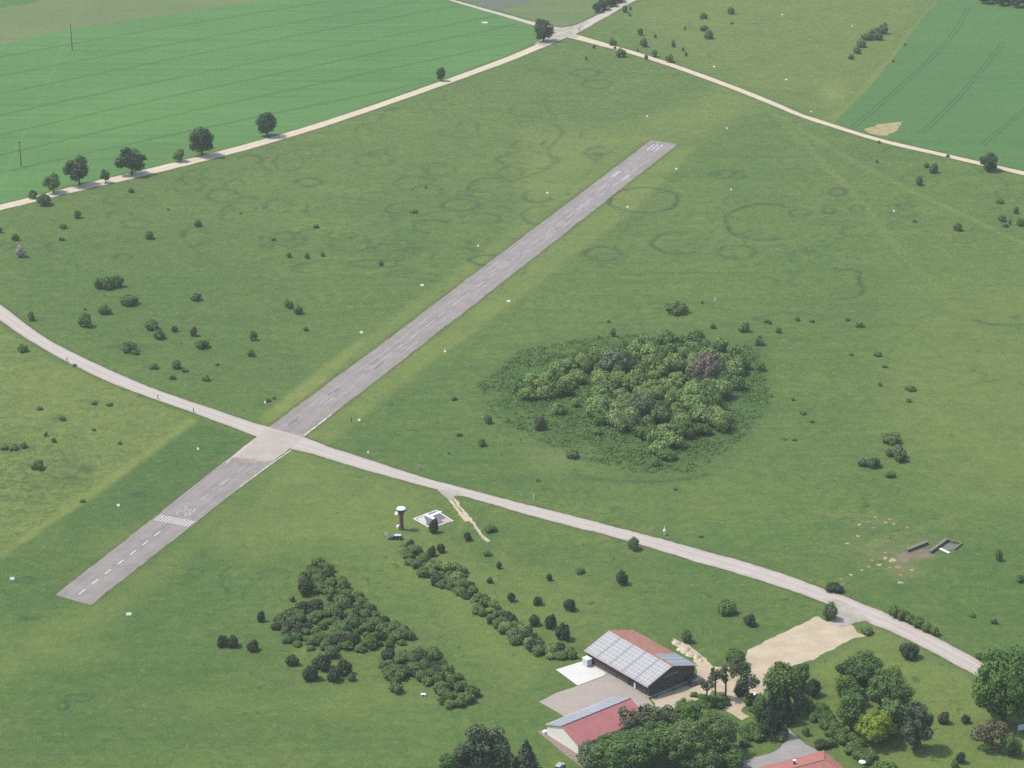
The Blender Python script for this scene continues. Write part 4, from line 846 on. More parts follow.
# ------------------------------------------------------------------ trees
def tree(cx, cy, w_, h_, label, mat='lf_broad', kind='round', name='tree', group=None, trunk=0.18, bark='bark', lift=None, var=None):
    """crown silhouette (picture) on a trunk; lift = clear trunk height in metres"""
    global NSH; NSH += 1
    if kind == 'round' and w_ >= 34: kind = 'big'
    if mat == 'lf_pine' and kind in ('round', 'tall'): kind = 'ragged'
    s = S(cx, cy); al = TH + math.atan((cy - 384) / F); r = w_ / 2 / s
    hc = 2 * math.sqrt(max((h_ / 2 / s) ** 2 - (r * math.sin(al)) ** 2, (0.55 * r) ** 2)) / math.cos(al)
    lf = lift if lift is not None else trunk * hc
    g = P(cx, cy, lf + hc / 2); root = empty(name, (g.x, g.y, 0), random.uniform(0, 6.28)); tag(root, label, 'tree', group)
    c = link('crown', gmesh(kind, (NSH if var is None else var), mat), root); c.location = (0, 0, lf); c.scale = (r * 1.04, r * 1.04, hc / 2 * 1.03)
    mb = MB(); tr = max(0.14, 0.045 * r + 0.02 * (lf + hc)); top = lf + hc * (0.9 if kind == 'cone' else 0.6)
    mb.tube([(0, 0, -0.2), (0.05 * r, 0, lf * .5), (0, 0.04 * r, lf + hc * .2), (0, 0, top)], [tr * 1.25, tr, tr * .75, tr * .25])
    rs = random.Random(NSH)
    if kind != 'cone':
        for i in range(6):
            a = i * 1.05 + rs.uniform(-.3, .3); z0 = lf * 0.85 + hc * rs.uniform(.0, .3); L = r * rs.uniform(.55, .85)
            mb.tube([(0, 0, z0), (math.cos(a) * L * .5, math.sin(a) * L * .5, z0 + hc * .14), (math.cos(a) * L, math.sin(a) * L, z0 + hc * rs.uniform(.2, .32))], [tr * .5, tr * .3, tr * .12], 6)
    mb.build('trunk', M[bark], root); return root
FT = 'trees lining the field path'
tree(78, 169, 24, 23, 'round dark tree with visible trunk, third in the field path row', 'lf_tree', 'round', 'field_tree', FT, .22)
tree(131, 159.5, 27, 25, 'broadest dark tree of the row along the field path', 'lf_tree', 'round', 'field_tree', FT, .12)
tree(201, 140, 24, 25, 'tall dark tree beside the pale small one on the field path', 'lf_tree', 'round', 'field_tree', FT, .14)
tree(266.7, 123, 20, 22, 'last dark oval tree of the row, beside the bend of the field path', 'lf_tree', 'tall', 'field_tree', FT, .1)
tree(52.7, 182, 17, 16, 'smaller loose mid-green tree at the near end of the path row', 'lf_shrub', 'round', 'field_tree', FT, .2)
tree(105, 175, 9, 12, 'small thin pale tree between the two rounded dark path trees', 'lf_shrub', 'round', 'field_tree', FT, .15)
tree(179, 155, 12, 11, 'small pale bushy tree just before the tall dark path tree', 'lf_shrub', 'round', 'field_tree', FT, .12)
shrub(33.3, 194, 10, 9, 'small dark bush on the field side of the path start', None); shrub(43.5, 199.5, 15, 12, 'wide dark bush overlapping the field path at its start', None)
tree(441, 73.5, 9, 12, 'lone narrow dark tree between wheat field and path', 'lf_tree', 'tall', 'field_tree', None, .12)
tree(543.5, 29.5, 19, 19, 'large round dark tree at the path junction', 'lf_tree', 'round', 'field_tree', None, .1)
tree(989.7, 161.5, 19, 16, 'round dark tree standing on the narrow gravel path', 'lf_tree', 'round', 'field_tree', None, .08)
for i, (x, y, w_, h_) in enumerate([(597, 7, 10, 9), (603, 4, 12, 10), (611, 1, 11, 9), (619, -3, 11, 9)]):
    tree(x, y, w_, h_, 'dark tree in the row beside the upper gravel road', 'lf_tree', 'round', 'roadside_tree', 'trees beside the upper gravel road', .1)
for i in range(11):
    tree(985 + i * 8, -3 + i * 0.9 - (i % 2) * 2, 12, 11, 'dark tree of the far wood edge above the cereal field', 'lf_tree', 'round', 'wood_edge_tree', 'trees of the far wood edge', .1)
# trees around the buildings
tree(483, 746, 42, 46, 'large black-green pine on the lower meadow', 'lf_pine', 'tall', 'pine_tree', None, .05, 'bark_pine')
tree(466, 757, 26, 30, 'dark pine leaning out to the side of the large black-green pine', 'lf_pine', 'tall', 'pine_tree', None, .05, 'bark_pine')
tree(502, 757, 24, 32, 'dark ragged pine between the large pine and the grey cone', 'lf_pine', 'round', 'pine_tree', None, .05, 'bark_pine')
tree(526, 757, 27, 34, 'grey-green conical spruce near the white shed gable', 'lf_pine', 'cone', 'spruce_tree', None, .02)
tree(449, 764, 19, 20, 'small fresh green tree beside the black-green pines', 'lf_broad', 'round', 'broadleaf_tree', None, .1)
tree(630, 719, 26, 19, 'thin pine spreading over the red sheet roof', 'lf_pine', 'pine', 'pine_tree', None, .5, 'bark_pine', lift=7)
tree(651, 716, 30, 24, 'broad-topped pine between red shed and sandy yard', 'lf_pine', 'pine', 'pine_tree', None, .4, 'bark_pine', lift=7)
tree(668, 722, 24, 26, 'dark ragged pine behind the green crown by the yard', 'lf_pine', 'round', 'pine_tree', None, .3, 'bark_pine')
tree(690, 715, 36, 30, 'fresh green broad crown below the sandy yard', 'lf_bright', 'round', 'broadleaf_tree', None, .12)
tree(624, 752, 56, 40, 'wide green crown covering the red shed corner', 'lf_broad', 'round', 'broadleaf_tree', None, .12)
tree(654, 742, 48, 40, 'dense dark green crown in the middle of the lower grove', 'lf_broad', 'round', 'broadleaf_tree', None, .12)
tree(684, 744, 46, 44, 'deep green crown in the lower grove below the fresh one', 'lf_shrub', 'round', 'broadleaf_tree', None, .12)
tree(716, 733, 42, 40, 'dull olive crown beside the forked sandy track', 'lf_shrub', 'round', 'broadleaf_tree', None, .12)
tree(702, 760, 40, 30, 'dark crown at the lower edge of the grove', 'lf_shrub', 'round', 'broadleaf_tree', None, .12)
tree(590, 755, 30, 26, 'loose grey-green crown in front of the white gable', 'lf_grey', 'open', 'broadleaf_tree', None, .12)
tree(601, 741, 12, 12, 'small dark treetop poking up before the red roof', 'lf_shrub', 'round', 'broadleaf_tree', None, .2)
tree(733, 758, 26, 20, 'low green crown beside the house driveway', 'lf_broad', 'round', 'broadleaf_tree', None, .12)
TP = 'thin pines beside the hangar'
tree(707.5, 684, 17, 14, 'thin pine nearest the hangar with a bare trunk', 'lf_pine', 'pine', 'pine_tree', TP, 0, 'bark_pine', lift=5.0)
tree(716, 674, 13, 14, 'thin pine, second from the hangar car', 'lf_pine', 'pine', 'pine_tree', TP, 0, 'bark_pine', lift=5.5)
tree(726, 675, 16, 16, 'thin pine, third from the hangar car, with a tall trunk', 'lf_pine', 'pine', 'pine_tree', TP, 0, 'bark_pine', lift=5.5)
tree(748, 681, 22, 14, 'wide-topped pine with bare trunk near the white parked car', 'lf_pine', 'pine', 'pine_tree', TP, 0, 'bark_pine', lift=5)
tree(741, 668, 19, 20, 'dark pine behind the wide-topped pine', 'lf_pine', 'round', 'pine_tree', TP, .2, 'bark_pine')
tree(735, 657, 22, 17, 'round green tree at the back edge of the sandy lot', 'lf_broad', 'round', 'broadleaf_tree', None, .1)
tree(771, 714, 22, 42, 'dark pointed spruce at the head of the driveway', 'lf_spruce', 'cone', 'spruce_tree', None, .02)
tree(760, 708, 15, 26, 'narrow green tree leaning against the pointed spruce', 'lf_broad', 'tall', 'broadleaf_tree', None, .1)
tree(781, 686, 34, 46, 'tall dense green tree at the lower corner of the sandy lot', 'lf_broad', 'tall', 'broadleaf_tree', None, .06)
tree(784, 704, 20, 36, 'dark spruce under the tall dense green tree', 'lf_spruce', 'cone', 'spruce_tree', None, .02)
tree(799, 676, 24, 24, 'rounded green tree adjoining the tall one by the sandy lot', 'lf_broad', 'round', 'broadleaf_tree', None, .08)
tree(799, 702, 18, 22, 'loose brownish small tree beside the hedge head', 'lf_brown', 'open', 'broadleaf_tree', None, .1)
tree(864.5, 671, 38, 36, 'topmost round green tree of the garden grove', 'lf_broad', 'round', 'broadleaf_tree', None, .1)
tree(889.5, 690, 42, 38, 'dark broad tree on the side of the grove facing the road', 'lf_broad', 'round', 'broadleaf_tree', None, .1)
tree(848, 689, 30, 26, 'bright green tree at the hedge side of the garden grove', 'lf_bright', 'round', 'broadleaf_tree', None, .1)
tree(852, 711, 27, 36, 'tall mid-green tree beside the yellow-green one', 'lf_broad', 'tall', 'broadleaf_tree', None, .1)
tree(892, 716, 30, 34, 'grey-green tree between the yellow-green and the dark end tree', 'lf_shrub', 'round', 'broadleaf_tree', None, .1)
tree(877, 727, 36, 33, 'yellow-green leafed tree at the front of the garden grove', 'lf_yellow', 'round', 'maple_tree', None, .1)
tree(917, 727, 30, 44, 'dark bluish conical tree at the lawn end of the grove', 'lf_pine', 'tall', 'spruce_tree', None, .03)
tree(1006, 688, 60, 66, 'very large bright green tree overhanging the road end', 'lf_bright', 'round', 'broadleaf_tree', None, .08)
tree(986, 684, 26, 24, 'side crown tree leaning over the road end', 'lf_bright', 'round', 'broadleaf_tree', None, .08)
tree(993, 736, 38, 30, 'loose brownish-green tree below the very large bright tree', 'lf_brown', 'open', 'broadleaf_tree', None, .06)
tree(1011, 745, 20, 20, 'small dense green tree beside the loose brownish one', 'lf_broad', 'round', 'broadleaf_tree', None, .06)

# ------------------------------------------------------------------ buildings
UG = Vector((0.785, 0.619, 0)).normalized(); UV_ = Vector((-UG.y, UG.x, 0))
def uvquad(me, uvs):
    l = me.uv_layers.new(name='UVMap')
    for p in me.polygons:
        for k_, li in enumerate(p.loop_indices): l.data[li].uv = uvs[k_ % 4]
def panel(name, c4, nrm, thick_, mat, parent):
    """flat panel: corners c4 in order, raised along nrm, with UV 0..1 on the top"""
    bm = bmesh.new(); t = [bm.verts.new(Vector(p) + nrm * thick_) for p in c4]; b = [bm.verts.new(Vector(p)) for p in c4]
    fs = [bm.faces.new(t)] + [bm.faces.new((b[i], b[(i + 1) % 4], t[(i + 1) % 4], t[i])) for i in range(4)] + [bm.faces.new(b[::-1])]
    uvl = bm.loops.layers.uv.new('UVMap')
    for li, uv in zip(fs[0].loops, ((0, 0), (1, 0), (1, 1), (0, 1))): li[uvl].uv = uv
    me = bpy.data.meshes.new(name); bm.to_mesh(me); bm.free(); me.materials.append(mat); return link(name, me, parent)
def gable_house(root, L, W, z_w0, z_w1, zr, oh, og, wall_m, roof_m, ridge_at=0.5, th=0.16):
    """local x across the gable (0..W), y along the length (0..L). walls and two roof slopes"""
    rx = W * ridge_at; sl = (zr - z_w0) / (rx + oh); sr = (zr - z_w1) / (W - rx + oh)
    zl = zr - sl * rx; z2 = zr - sr * (W - rx); e = th + .02
    MB().prism([(0, 0, 0.0), (W, 0, 0.0), (W, 0, z2 - e), (rx, 0, zr - e), (0, 0, zl - e)], (0, L, 0)).build('wall', wall_m, root)
    a = MB().prism([(-oh, -og, z_w0), (rx, -og, zr), (rx, -og, zr - th), (-oh, -og, z_w0 - th)], (0, L + 2 * og, 0)); r1 = a.build('roof', roof_m, root)
    a = MB().prism([(rx, -og, zr), (W + oh, -og, z_w1), (W + oh, -og, z_w1 - th), (rx, -og, zr - th)], (0, L + 2 * og, 0)); r2 = a.build('roof', roof_m, root)
    return r1, r2, sl, sr, rx
# hangar
hN = P(649, 698); hr = empty('hangar', hN, math.atan2(UG.y, UG.x)); tag(hr, 'long dark timber hangar with a pale solar roof and clay tiles on the back slope', 'hangar')
WH, LH, ZR = 17.3, 27.4, 7.5
r1, r2, sl, sr, rx = gable_house(hr, LH, WH, 4.0, 4.5, ZR, 0.8, 0.35, M['timber'], M['tiles'])
nl = Vector((-sl, 0, 1)).normalized(); nr_ = Vector((sr, 0, 1)).normalized()
def on_l(x, y, d=0.0): return Vector((x, y, ZR - sl * (rx - x) + d))
def on_r(x, y, d=0.0): return Vector((x, y, ZR - sr * (x - rx) + d))
for i in range(6):
    yy = -0.25 + i * (LH + 0.5) / 5; panel('dark_gap_strip', [on_l(-0.72, yy + .14, .0), on_l(-0.72, yy - .14, .0), on_l(rx - .3, yy - .14, .0), on_l(rx - .3, yy + .14, .0)], nl, 0.05, M['dark_metal'], r1)  # dark strips laid to darken the gaps between panel blocks
for i in range(5):
    y0 = -0.25 + i * (LH + 0.5) / 5 + 0.15; y1 = -0.25 + (i + 1) * (LH + 0.5) / 5 - 0.15
    panel('solar_panel', [on_l(-0.7, y1, .01), on_l(-0.7, y0, .01), on_l(rx - .35, y0, .01), on_l(rx - .35, y1, .01)], nl, 0.07, M['solar'], r1)
panel('solar_panel', [on_r(rx + .8, -.2, .01), on_r(WH + .7, -.2, .01), on_r(WH + .7, 8.6, .01), on_r(rx + .8, 8.6, .01)], nr_, 0.07, M['solar2'], r2)
MB().tube([(rx, -.36, ZR + .03), (rx, LH + .36, ZR + .03)], 0.16, 6).build('ridge_cap', M['tiles'], hr)
MB().box(-.12, WH + .12, -.30, -.004, 0, .55).box(-.30, -.004, -.3, LH, 0, .45).build('plinth', M['concrete'], hr)
for y0, y1 in ((1.2, 3.6), (14, 18), (19, 23)): MB().box(-.10, -.004, y0, y1, .46, 3.2).build('sliding_door', M['timber'], hr)
op = MB().box(-.06, -.003, 5.4, 9.2, .46, 3.1).build('door_opening', M['dark'], hr)
MB().box(-.22, -.07, 5.6, 6.4, .5, 2.4).build('open_door_leaf', M['box'], hr)
MB().box(5.6, 11.2, -.09, -.004, 4.55, 5.15).build('sign_board', flat('faded_board', (0.17, 0.16, 0.155), .8), hr)
MB().tube([(-.86, -.35, 3.83), (-.86, LH + .35, 3.83)], 0.09, 6).build('gutter', M['box'], hr)
MB().tube([(WH + .86, -.35, 4.33), (WH + .86, LH + .35, 4.33)], 0.09, 6).build('gutter', M['box'], hr)
# red shed
A_ = P(547, 734.5); sh = empty('storage_shed', A_, math.atan2(-UV_.y, -UV_.x)); tag(sh, 'cream walled shed with red sheet roof and a strip of solar panels', 'shed')
# local x = -V direction (towards the camera side); local y then = UG
WS, LS, ZS = 13.4, 24.3, 5.7
s1, s2, ssl, ssr, srx = gable_house(sh, LS, WS, 2.95, 2.85, ZS, 0.5, 0.3, M['white_render'], M['red_sheet'])
nS = Vector((-ssl, 0, 1)).normalized()
n_ = 14
for i in range(n_):
    y0 = -.25 + i * (LS + .5) / n_ + .03; y1 = -.25 + (i + 1) * (LS + .5) / n_ - .03
    panel('solar_panel', [Vector((-.45, y1, ZS - ssl * (srx + .45) + .02)), Vector((-.45, y0, ZS - ssl * (srx + .45) + .02)), Vector((srx - .2, y0, ZS - ssl * .2 + .02)), Vector((srx - .2, y1, ZS - ssl * .2 + .02))], nS, 0.10, M['solar3'], s1)
MB().box(srx - .16, srx + .06, -.3, LS + .3, ZS + .005, ZS + .16).build('ridge_cap', M['dark_metal'], sh)
MB().box(-.35, -.004, 3, 7, .05, 2.5).build('shed_door', M['dark_metal'], sh)
MB().box(-1.4, -.5, -.6, .6, 0.02, .75).build('side_bench', M['white'], sh)
# grey container
cb = P(590.5, 666.5); cr = empty('storage_container', cb, math.atan2(UG.y, UG.x)); tag(cr, 'light grey box container at the corner of the white slab', 'container')
MB().box(-1.3, .5, 0, 2.2, .17, 2.4).build('body', M['box'], cr, .04); MB().box(-1.38, .58, -.08, 2.28, 2.402, 2.5).build('lid', M['white'], cr)
MB().box(-1.2, -.45, -.05, -.003, .3, 2.2).build('door', M['box'], cr); MB().box(-.4, .4, -.05, -.003, .3, 2.2).build('door', M['box'], cr)
# house
hC = P(823.8, 750.4, 2.8); hu = Vector((-0.902, -0.432, 0)).normalized(); hv = Vector((-hu.y, hu.x, 0))
if hv.x < 0: hv = -hv
ho = empty('family_house', (hC.x, hC.y, 0)); tag(ho, 'house with hipped red tiled roof and chimney beside the driveway', 'house')
def HP(a, b, z): 
    v = hu * a + hv * b; return (v.x, v.y, z)
Wd, Ld, zr_, hp = 15.6, 24.0, 5.3, 5.0
MB().prism([HP(.6, .6, 0), HP(Ld, .6, 0), HP(Ld, Wd - .6, 0), HP(.6, Wd - .6, 0)], (0, 0, 2.7)).build('wall', M['white_render'], ho)
bm = bmesh.new(); v = [bm.verts.new(p) for p in (HP(0, 0, 2.8), HP(0, Wd, 2.8), HP(Ld, Wd, 2.8), HP(Ld, 0, 2.8), HP(hp, Wd / 2, zr_), HP(Ld - hp, Wd / 2, zr_))]
lo = [bm.verts.new((p.co.x, p.co.y, 2.62)) for p in v[:4]]
for f_ in ((0, 1, 4), (1, 2, 5, 4), (2, 3, 5), (3, 0, 4, 5)): bm.faces.new([v[i] for i in f_])
for i in range(4): bm.faces.new((v[i], lo[i], lo[(i + 1) % 4], v[(i + 1) % 4]))
bm.faces.new(lo); bmesh.ops.recalc_face_normals(bm, faces=bm.faces); me = bpy.data.meshes.new('roof'); bm.to_mesh(me); bm.free(); me.materials.append(M['house_tiles']); rf = link('roof', me, ho)
for a, b in (((0, 0), (hp, Wd / 2)), ((0, Wd), (hp, Wd / 2))):
    MB().tube([HP(*a, 2.84), HP(*b, zr_ + .03)], .12, 6).build('hip_tiles', M['tiles'], rf)
MB().tube([HP(hp, Wd / 2, zr_ + .03), HP(Ld - hp, Wd / 2, zr_ + .03)], .13, 6).build('ridge_tiles', M['tiles'], rf)
cp = P(794.3, 764.5, 4.3); q = cp - Vector((hC.x, hC.y, 0)); MB().box(q.x - .3, q.x + .3, q.y - .3, q.y + .3, 3.4, 5.5).build('chimney', M['dark_metal'], rf); MB().box(q.x - .4, q.x + .4, q.y - .4, q.y + .4, 5.502, 5.66).build('chimney_cap', M['white'], rf)
for b in (3, 8, 12): MB().prism([HP(.55, b, 1), HP(.595, b, 1), HP(.595, b + 1.2, 1), HP(.55, b + 1.2, 1)], (0, 0, 1.2)).build('window', M['glass'], ho)

# ------------------------------------------------------------------ control tower, signal square
tb = P(401.5, 529.5); tw = empty('control_tower', tb); tag(tw, 'slim brown brick tower with flared cabin and white roof', 'tower')
MB().lathe([(.85, 0), (.80, .4), (.72, 2), (.70, 5.2)], n=10).build('shaft', M['brick'], tw)
MB().lathe([(.70, 5.2), (1.15, 6.3), (1.3, 6.4), (1.3, 7.4), (1.1, 7.41)], n=8).build('cabin', M['brick'], tw)
MB().lathe([(1.33, 6.75), (1.335, 7.3)], n=8).build('window_band', M['glass'], tw)
MB().lathe([(1.62, 7.42), (1.65, 7.5), (1.5, 7.75), (.5, 7.95), (.05, 8.0)], n=8).build('roof', M['white'], tw)
MB().tube([(0, 0, 7.9), (0, 0, 9.4)], .04, 6).build('antenna', M['dark_metal'], tw)
dsh = MB(); dsh.lathe([(.05, 0), (.4, .08), (.62, .28), (.58, .30), (.3, .14)], n=14); dd = dsh.build('dish', M['white'], tw, smooth=False); dd.location = (-1.55, -.4, 6.1); dd.rotation_euler = (R_(60), 0, R_(-20))
MB().tube([(-1.0, -.1, 6.0), (-1.6, -.4, 6.1)], .05, 6).build('dish_arm', M['dark_metal'], tw)
MB().tube([(1.0, 0, 6.6), (1.7, -.1, 6.9)], .05, 6).build('sock_arm', M['dark_metal'], tw)
ws = MB().tube([(1.7, -.1, 6.8), (2.0, -.15, 6.55)], [.24, .22], 10).build('windsock', M['red_cloth'], tw)
MB().tube([(2.0, -.15, 6.55), (2.3, -.2, 6.25)], [.22, .19], 10).build('windsock_band', M['white'], ws); MB().tube([(2.3, -.2, 6.25), (2.6, -.25, 5.9)], [.19, .16], 10).build('windsock_band', M['red_cloth'], ws)
MB().tube([(2.6, -.25, 5.9), (2.85, -.3, 5.6)], [.16, .14], 10).build('windsock_band', M['white'], ws)
kb = P(398.9, 528); o = MB().box(-.7, .7, -.5, .5, 0, 1.0).build('electric_cabinet', M['white'], None, .06); o.location = kb; o.rotation_euler = (0, 0, .5); tag(o, 'small white cabinet at the foot of the brick tower', 'cabinet')
sq = [P(412.8, 518.7), P(436.3, 510), P(453.8, 521), P(430, 528.4)]
sc_ = sum(sq, Vector()) / 4; sg = empty('signal_square', sc_); tag(sg, 'white-edged signal square with a white letter T on dark ground', 'ground signal')
L4 = [p - sc_ for p in sq]
def inner(t): return [p * t for p in L4]
def quad_prism(name, pts, z0, z1, mat, parent): return MB().prism([(p.x, p.y, z0) for p in pts], (0, 0, z1 - z0)).build(name, mat, parent)
quad_prism('border', L4, 0.0, .10, flat('worn_border_paint', (0.46, 0.45, 0.41), .9, .2, .25, .8), sg)
quad_prism('dark_bed', inner(.87), .05, .115, M['tar'], sg)
def SP(x, y): return P(x, y) - sc_
def bar(name, a, b, wd, z, mat):
    d = (b - a).normalized(); n = Vector((-d.y, d.x, 0)) * wd / 2; return quad_prism(name, [a - n, b - n, b + n, a + n], z, z + .08, mat, sg)
bar('signal_letter', SP(424.9, 514.6), SP(434.5, 519.2), 1.3, .118, M['white']); bar('signal_stem', SP(430.5, 516.2), SP(441, 511.8), 1.1, .122, M['white'])
quad_prism('red_board', [SP(441, 520.5), SP(446.5, 518.3), SP(451, 521.3), SP(445, 523.6)], .118, .16, flat('faded_red', (0.40, 0.27, 0.22), .8), sg)
quad_prism('pale_board', [SP(417, 518.8), SP(424, 516.2), SP(427, 524), SP(424, 524.3)], .118, .15, flat('pale_worn_board', (0.42, 0.42, 0.33), .8, .2, .2), sg)

# ------------------------------------------------------------------ cars
def car(loc, rz, label, body, L=4.5, Wc=1.78, estate=True):
    r = empty('parked_car', loc, rz); tag(r, label, 'car')
    h0 = L / 2; back = -h0 + (.25 if estate else .75)
    low = [(-h0, .35), (-h0 + .05, .75), (-h0 + .1, .92), (h0 - 1.25, .92), (h0 - .12, .74), (h0, .55), (h0, .35), (h0 - .3, .22), (-h0 + .3, .22)]
    MB().prism([(x, -Wc / 2, z) for x, z in low], (0, Wc, 0)).build('body', body, r, .07)
    cab = [(-h0 + .12, .925), (back + .15, 1.36), (back + .6, 1.42), (h0 - 2.1, 1.42), (h0 - 1.25, .925)]
    MB().prism([(x, -Wc / 2 + .12, z) for x, z in cab], (0, Wc - .24, 0)).build('cabin_glass', M['glass'], r, .05)
    MB().prism([(back + .15, -Wc / 2 + .16, 1.425), (h0 - 2.1, -Wc / 2 + .16, 1.425), (h0 - 2.1, Wc / 2 - .16, 1.425), (back + .15, Wc / 2 - .16, 1.425)], (0, 0, .05)).build('roof', body, r)
    for x in (-h0 + .85, h0 - .85):
        for s_ in (-1, 1):
            t_ = MB().tube([(x, s_ * (Wc / 2 - .2), .32), (x, s_ * (Wc / 2 + .01), .32)], .32, 14).build('wheel', M['tyre'], r)
            MB().tube([(x, s_ * (Wc / 2 - .15), .32), (x, s_ * (Wc / 2 + .02), .32)], .17, 10).build('rim', M['box'], t_)
    for s_ in (-1, 1):
        MB().box(h0 - .06, h0 + .015, s_ * .62 - .2, s_ * .62 + .2, .52, .66).build('headlight', M['white'], r); MB().box(-h0 - .015, -h0 + .05, s_ * .66 - .15, s_ * .66 + .15, .62, .8).build('tail_light', M['red_cloth'], r)
        MB().box(h0 - 1.6, h0 - 1.45, s_ * (Wc / 2 + .1) - .08, s_ * (Wc / 2 + .1) + .08, .9, 1.05).build('mirror', body, r)
    return r
cd = flat('dark_car_paint', (0.035, 0.045, 0.055), .25, .6, .0); cb_ = flat('blue_grey_car_paint', (0.06, 0.08, 0.115), .25, .6, .0); cw = flat('white_car_paint', (.8, .8, .8), .3, .5, 0); csv = flat('silver_roof_paint', (.42, .44, .45), .3, .6, 0)
c1 = car(P(395.3, 539), R_(176), 'dark estate car parked on the grass beside the brick tower', cd, 4.7)
for ch in c1.children:
    if ch.name.startswith('roof'): ch.data.materials[0] = csv  # this car's roof is set paler than its body
car(P(694.5, 684), math.atan2(UG.y, UG.x), 'dark blue car parked against the hangar gable corner', cb_, 4.4)
car(P(755.5, 698.5), R_(-20), 'white car half hidden behind the wide-topped pine', cw, 4.2)
car(P(559.5, 768.5), R_(70), 'pale grey car at the lower frame edge below the cream gable', flat('pale_grey_car_paint', (.34, .33, .32), .4, .5, 0), 4.2)
o = MB().box(-.5, .5, -.04, .04, .15, 1.2).box(-.45, -.38, -.03, .03, 0, .149).box(.38, .45, -.03, .03, 0, .149).build('notice_board', M['white'], None); o.location = P(386, 536); tag(o, 'small white board beside the dark estate car', 'board')

# ------------------------------------------------------------------ white runway side boards
def board(x, y, wpx, label, rz=0.2, dp=.55):
    s = S(x, y); wpx *= .78; wm = wpx / s; o = MB().prism([(-wm / 2, -dp, .02), (wm / 2, -dp, .02), (0 + wm / 2, dp * .2, .55), (-wm / 2, dp * .2, .55)], (0, .06, .06)).box(-wm / 2 + .05, wm / 2 - .05, dp * .05, dp * .2, 0, .5).build('runway_marker', M['marker'])
    o.location = P(x, y); o.rotation_euler = (0, 0, rz); tag(o, label, 'marker board', 'white boards marking the runway sides'); return o
for x, y, wp, lb in [(12.2, 579, 5.5, 'white marker board on the grass farthest out from the near runway end'), (128.8, 614.5, 6.5, 'long white marker board just past the near runway corner'), (118.3, 505.6, 3.5, 'white marker board beside the threshold bars'), (198, 449.3, 2.6, 'small white marker board between the road and near runway half'), (361.3, 332.7, 4, 'white marker board beside the yellowed verge strip'), (359, 420.5, 3.4, 'white marker board next to a dark post above the crossing'), (422, 285.5, 4.6, 'white marker board far from the verge beside the middle runway'), (478, 246.3, 2.2, 'tiny white marker board near the worn soil at the runway'), (508.5, 301.5, 4.6, 'white marker board on the thicket side of the middle runway'), (445, 351.6, 2.8, 'white marker board between the runway and the thicket meadow'), (547.2, 193.3, 3, 'white marker board on the tree-row side of the far runway'), (676, 169.3, 3, 'white marker board just outside the far runway end'), (627.5, 207.4, 3, 'white marker board inside the large dark grass ring'), (714, 67, 3.4, 'white marker board above the eastward gravel path'), (647, 116.6, 2, 'tiny white marker board straight behind the runway end'), (726.8, 128.7, 2, 'tiny white marker board below the bend of the gravel path'), (265, 402.7, 2.2, 'tiny white marker board near the crossing corner bush'), (368, 452.7, 1.6, 'tiny white marker board just above the pale road'), (893.7, 211.3, 2.6, 'white marker board alone on the far meadow by the faint tracks'), (786, 80, 3.4, 'white marker board on the pale far meadow'), (782, 15, 2.4, 'tiny white marker board at the top of the far meadow'), (852, 26, 1.8, 'tiny white marker board beside the grey copse'), (811, 112, 2, 'tiny white marker board above the narrow gravel path'), (731, 190, 2, 'tiny white marker board near the double grass ring')]:
    board(x, y, wp, lb)
def post(x, y, h_, r, mat, label, name='marker_post', cat='post'):
    o = MB().tube([(0, 0, -.1), (0, 0, h_ * .96), (0, 0, h_)], [r, r * .9, r * .5], 8).build(name, mat); o.location = P(x, y); tag(o, label, cat); return o
post(351.5, 422, 2.0, .16, M['pole'], 'dark wooden post beside a white marker above the crossing')
post(533.7, 500, 2.2, .12, M['white'], 'thin white post on the grass above the pale road')
post(715, 301, 1.6, .2, M['white'], 'short white post alone on the grass behind the thicket')
post(613, 92, 3.4, .10, M['white'], 'thin pale post on the dark grass below the path junction')
o = MB(); o.lathe([(.14, 0), (.12, 1.2), (.48, 1.25), (.5, 1.7), (.16, 2.3), (.05, 3.2)], n=10); o = o.build('signal_mast', M['white']); o.location = P(664.4, 535); tag(o, 'white cone-topped mast on the grass above the pale road', 'mast')
r = empty('road_sign', P(420, 469.5)); tag(r, 'small pale sign on a dark pole beside the pale road', 'sign'); MB().tube([(0, 0, 0), (0, 0, 1.6)], .08, 6).build('pole', M['pole'], r); MB().box(-.35, .35, -.12, -.085, 1.0, 1.7).build('panel', M['box'], r)
r = empty('road_sign', P(579.3, 32.3)); tag(r, 'white sign on a post at the path junction', 'sign'); MB().tube([(0, 0, 0), (0, 0, 1.9)], .1, 6).build('pole', M['pole'], r); MB().box(-.7, .7, -.14, -.105, 1.2, 3.0).build('panel', M['white'], r)
r = empty('notice_sign', P(842.5, 590)); tag(r, 'white board standing in the roadside bush above the sandy lot', 'sign'); MB().tube([(0, 0, 0), (0, 0, 1.9)], .06, 6).build('pole', M['pole'], r); MB().prism([(-.45, -.12, 1.2), (.45, -.12, 1.4), (.45, -.12, 2.3), (-.45, -.12, 2.1)], (0, .05, 0)).build('panel', M['white'], r)
r = empty('field_box', P(423.3, 696)); tag(r, 'small white hutch with a dark opening near the hook-shaped shrubbery', 'hutch'); MB().box(-.7, .7, -.4, .4, 0, .7).build('body', M['white'], r, .03); MB().box(-.3, .3, -.42, -.402, .1, .5).build('opening', M['dark'], r)
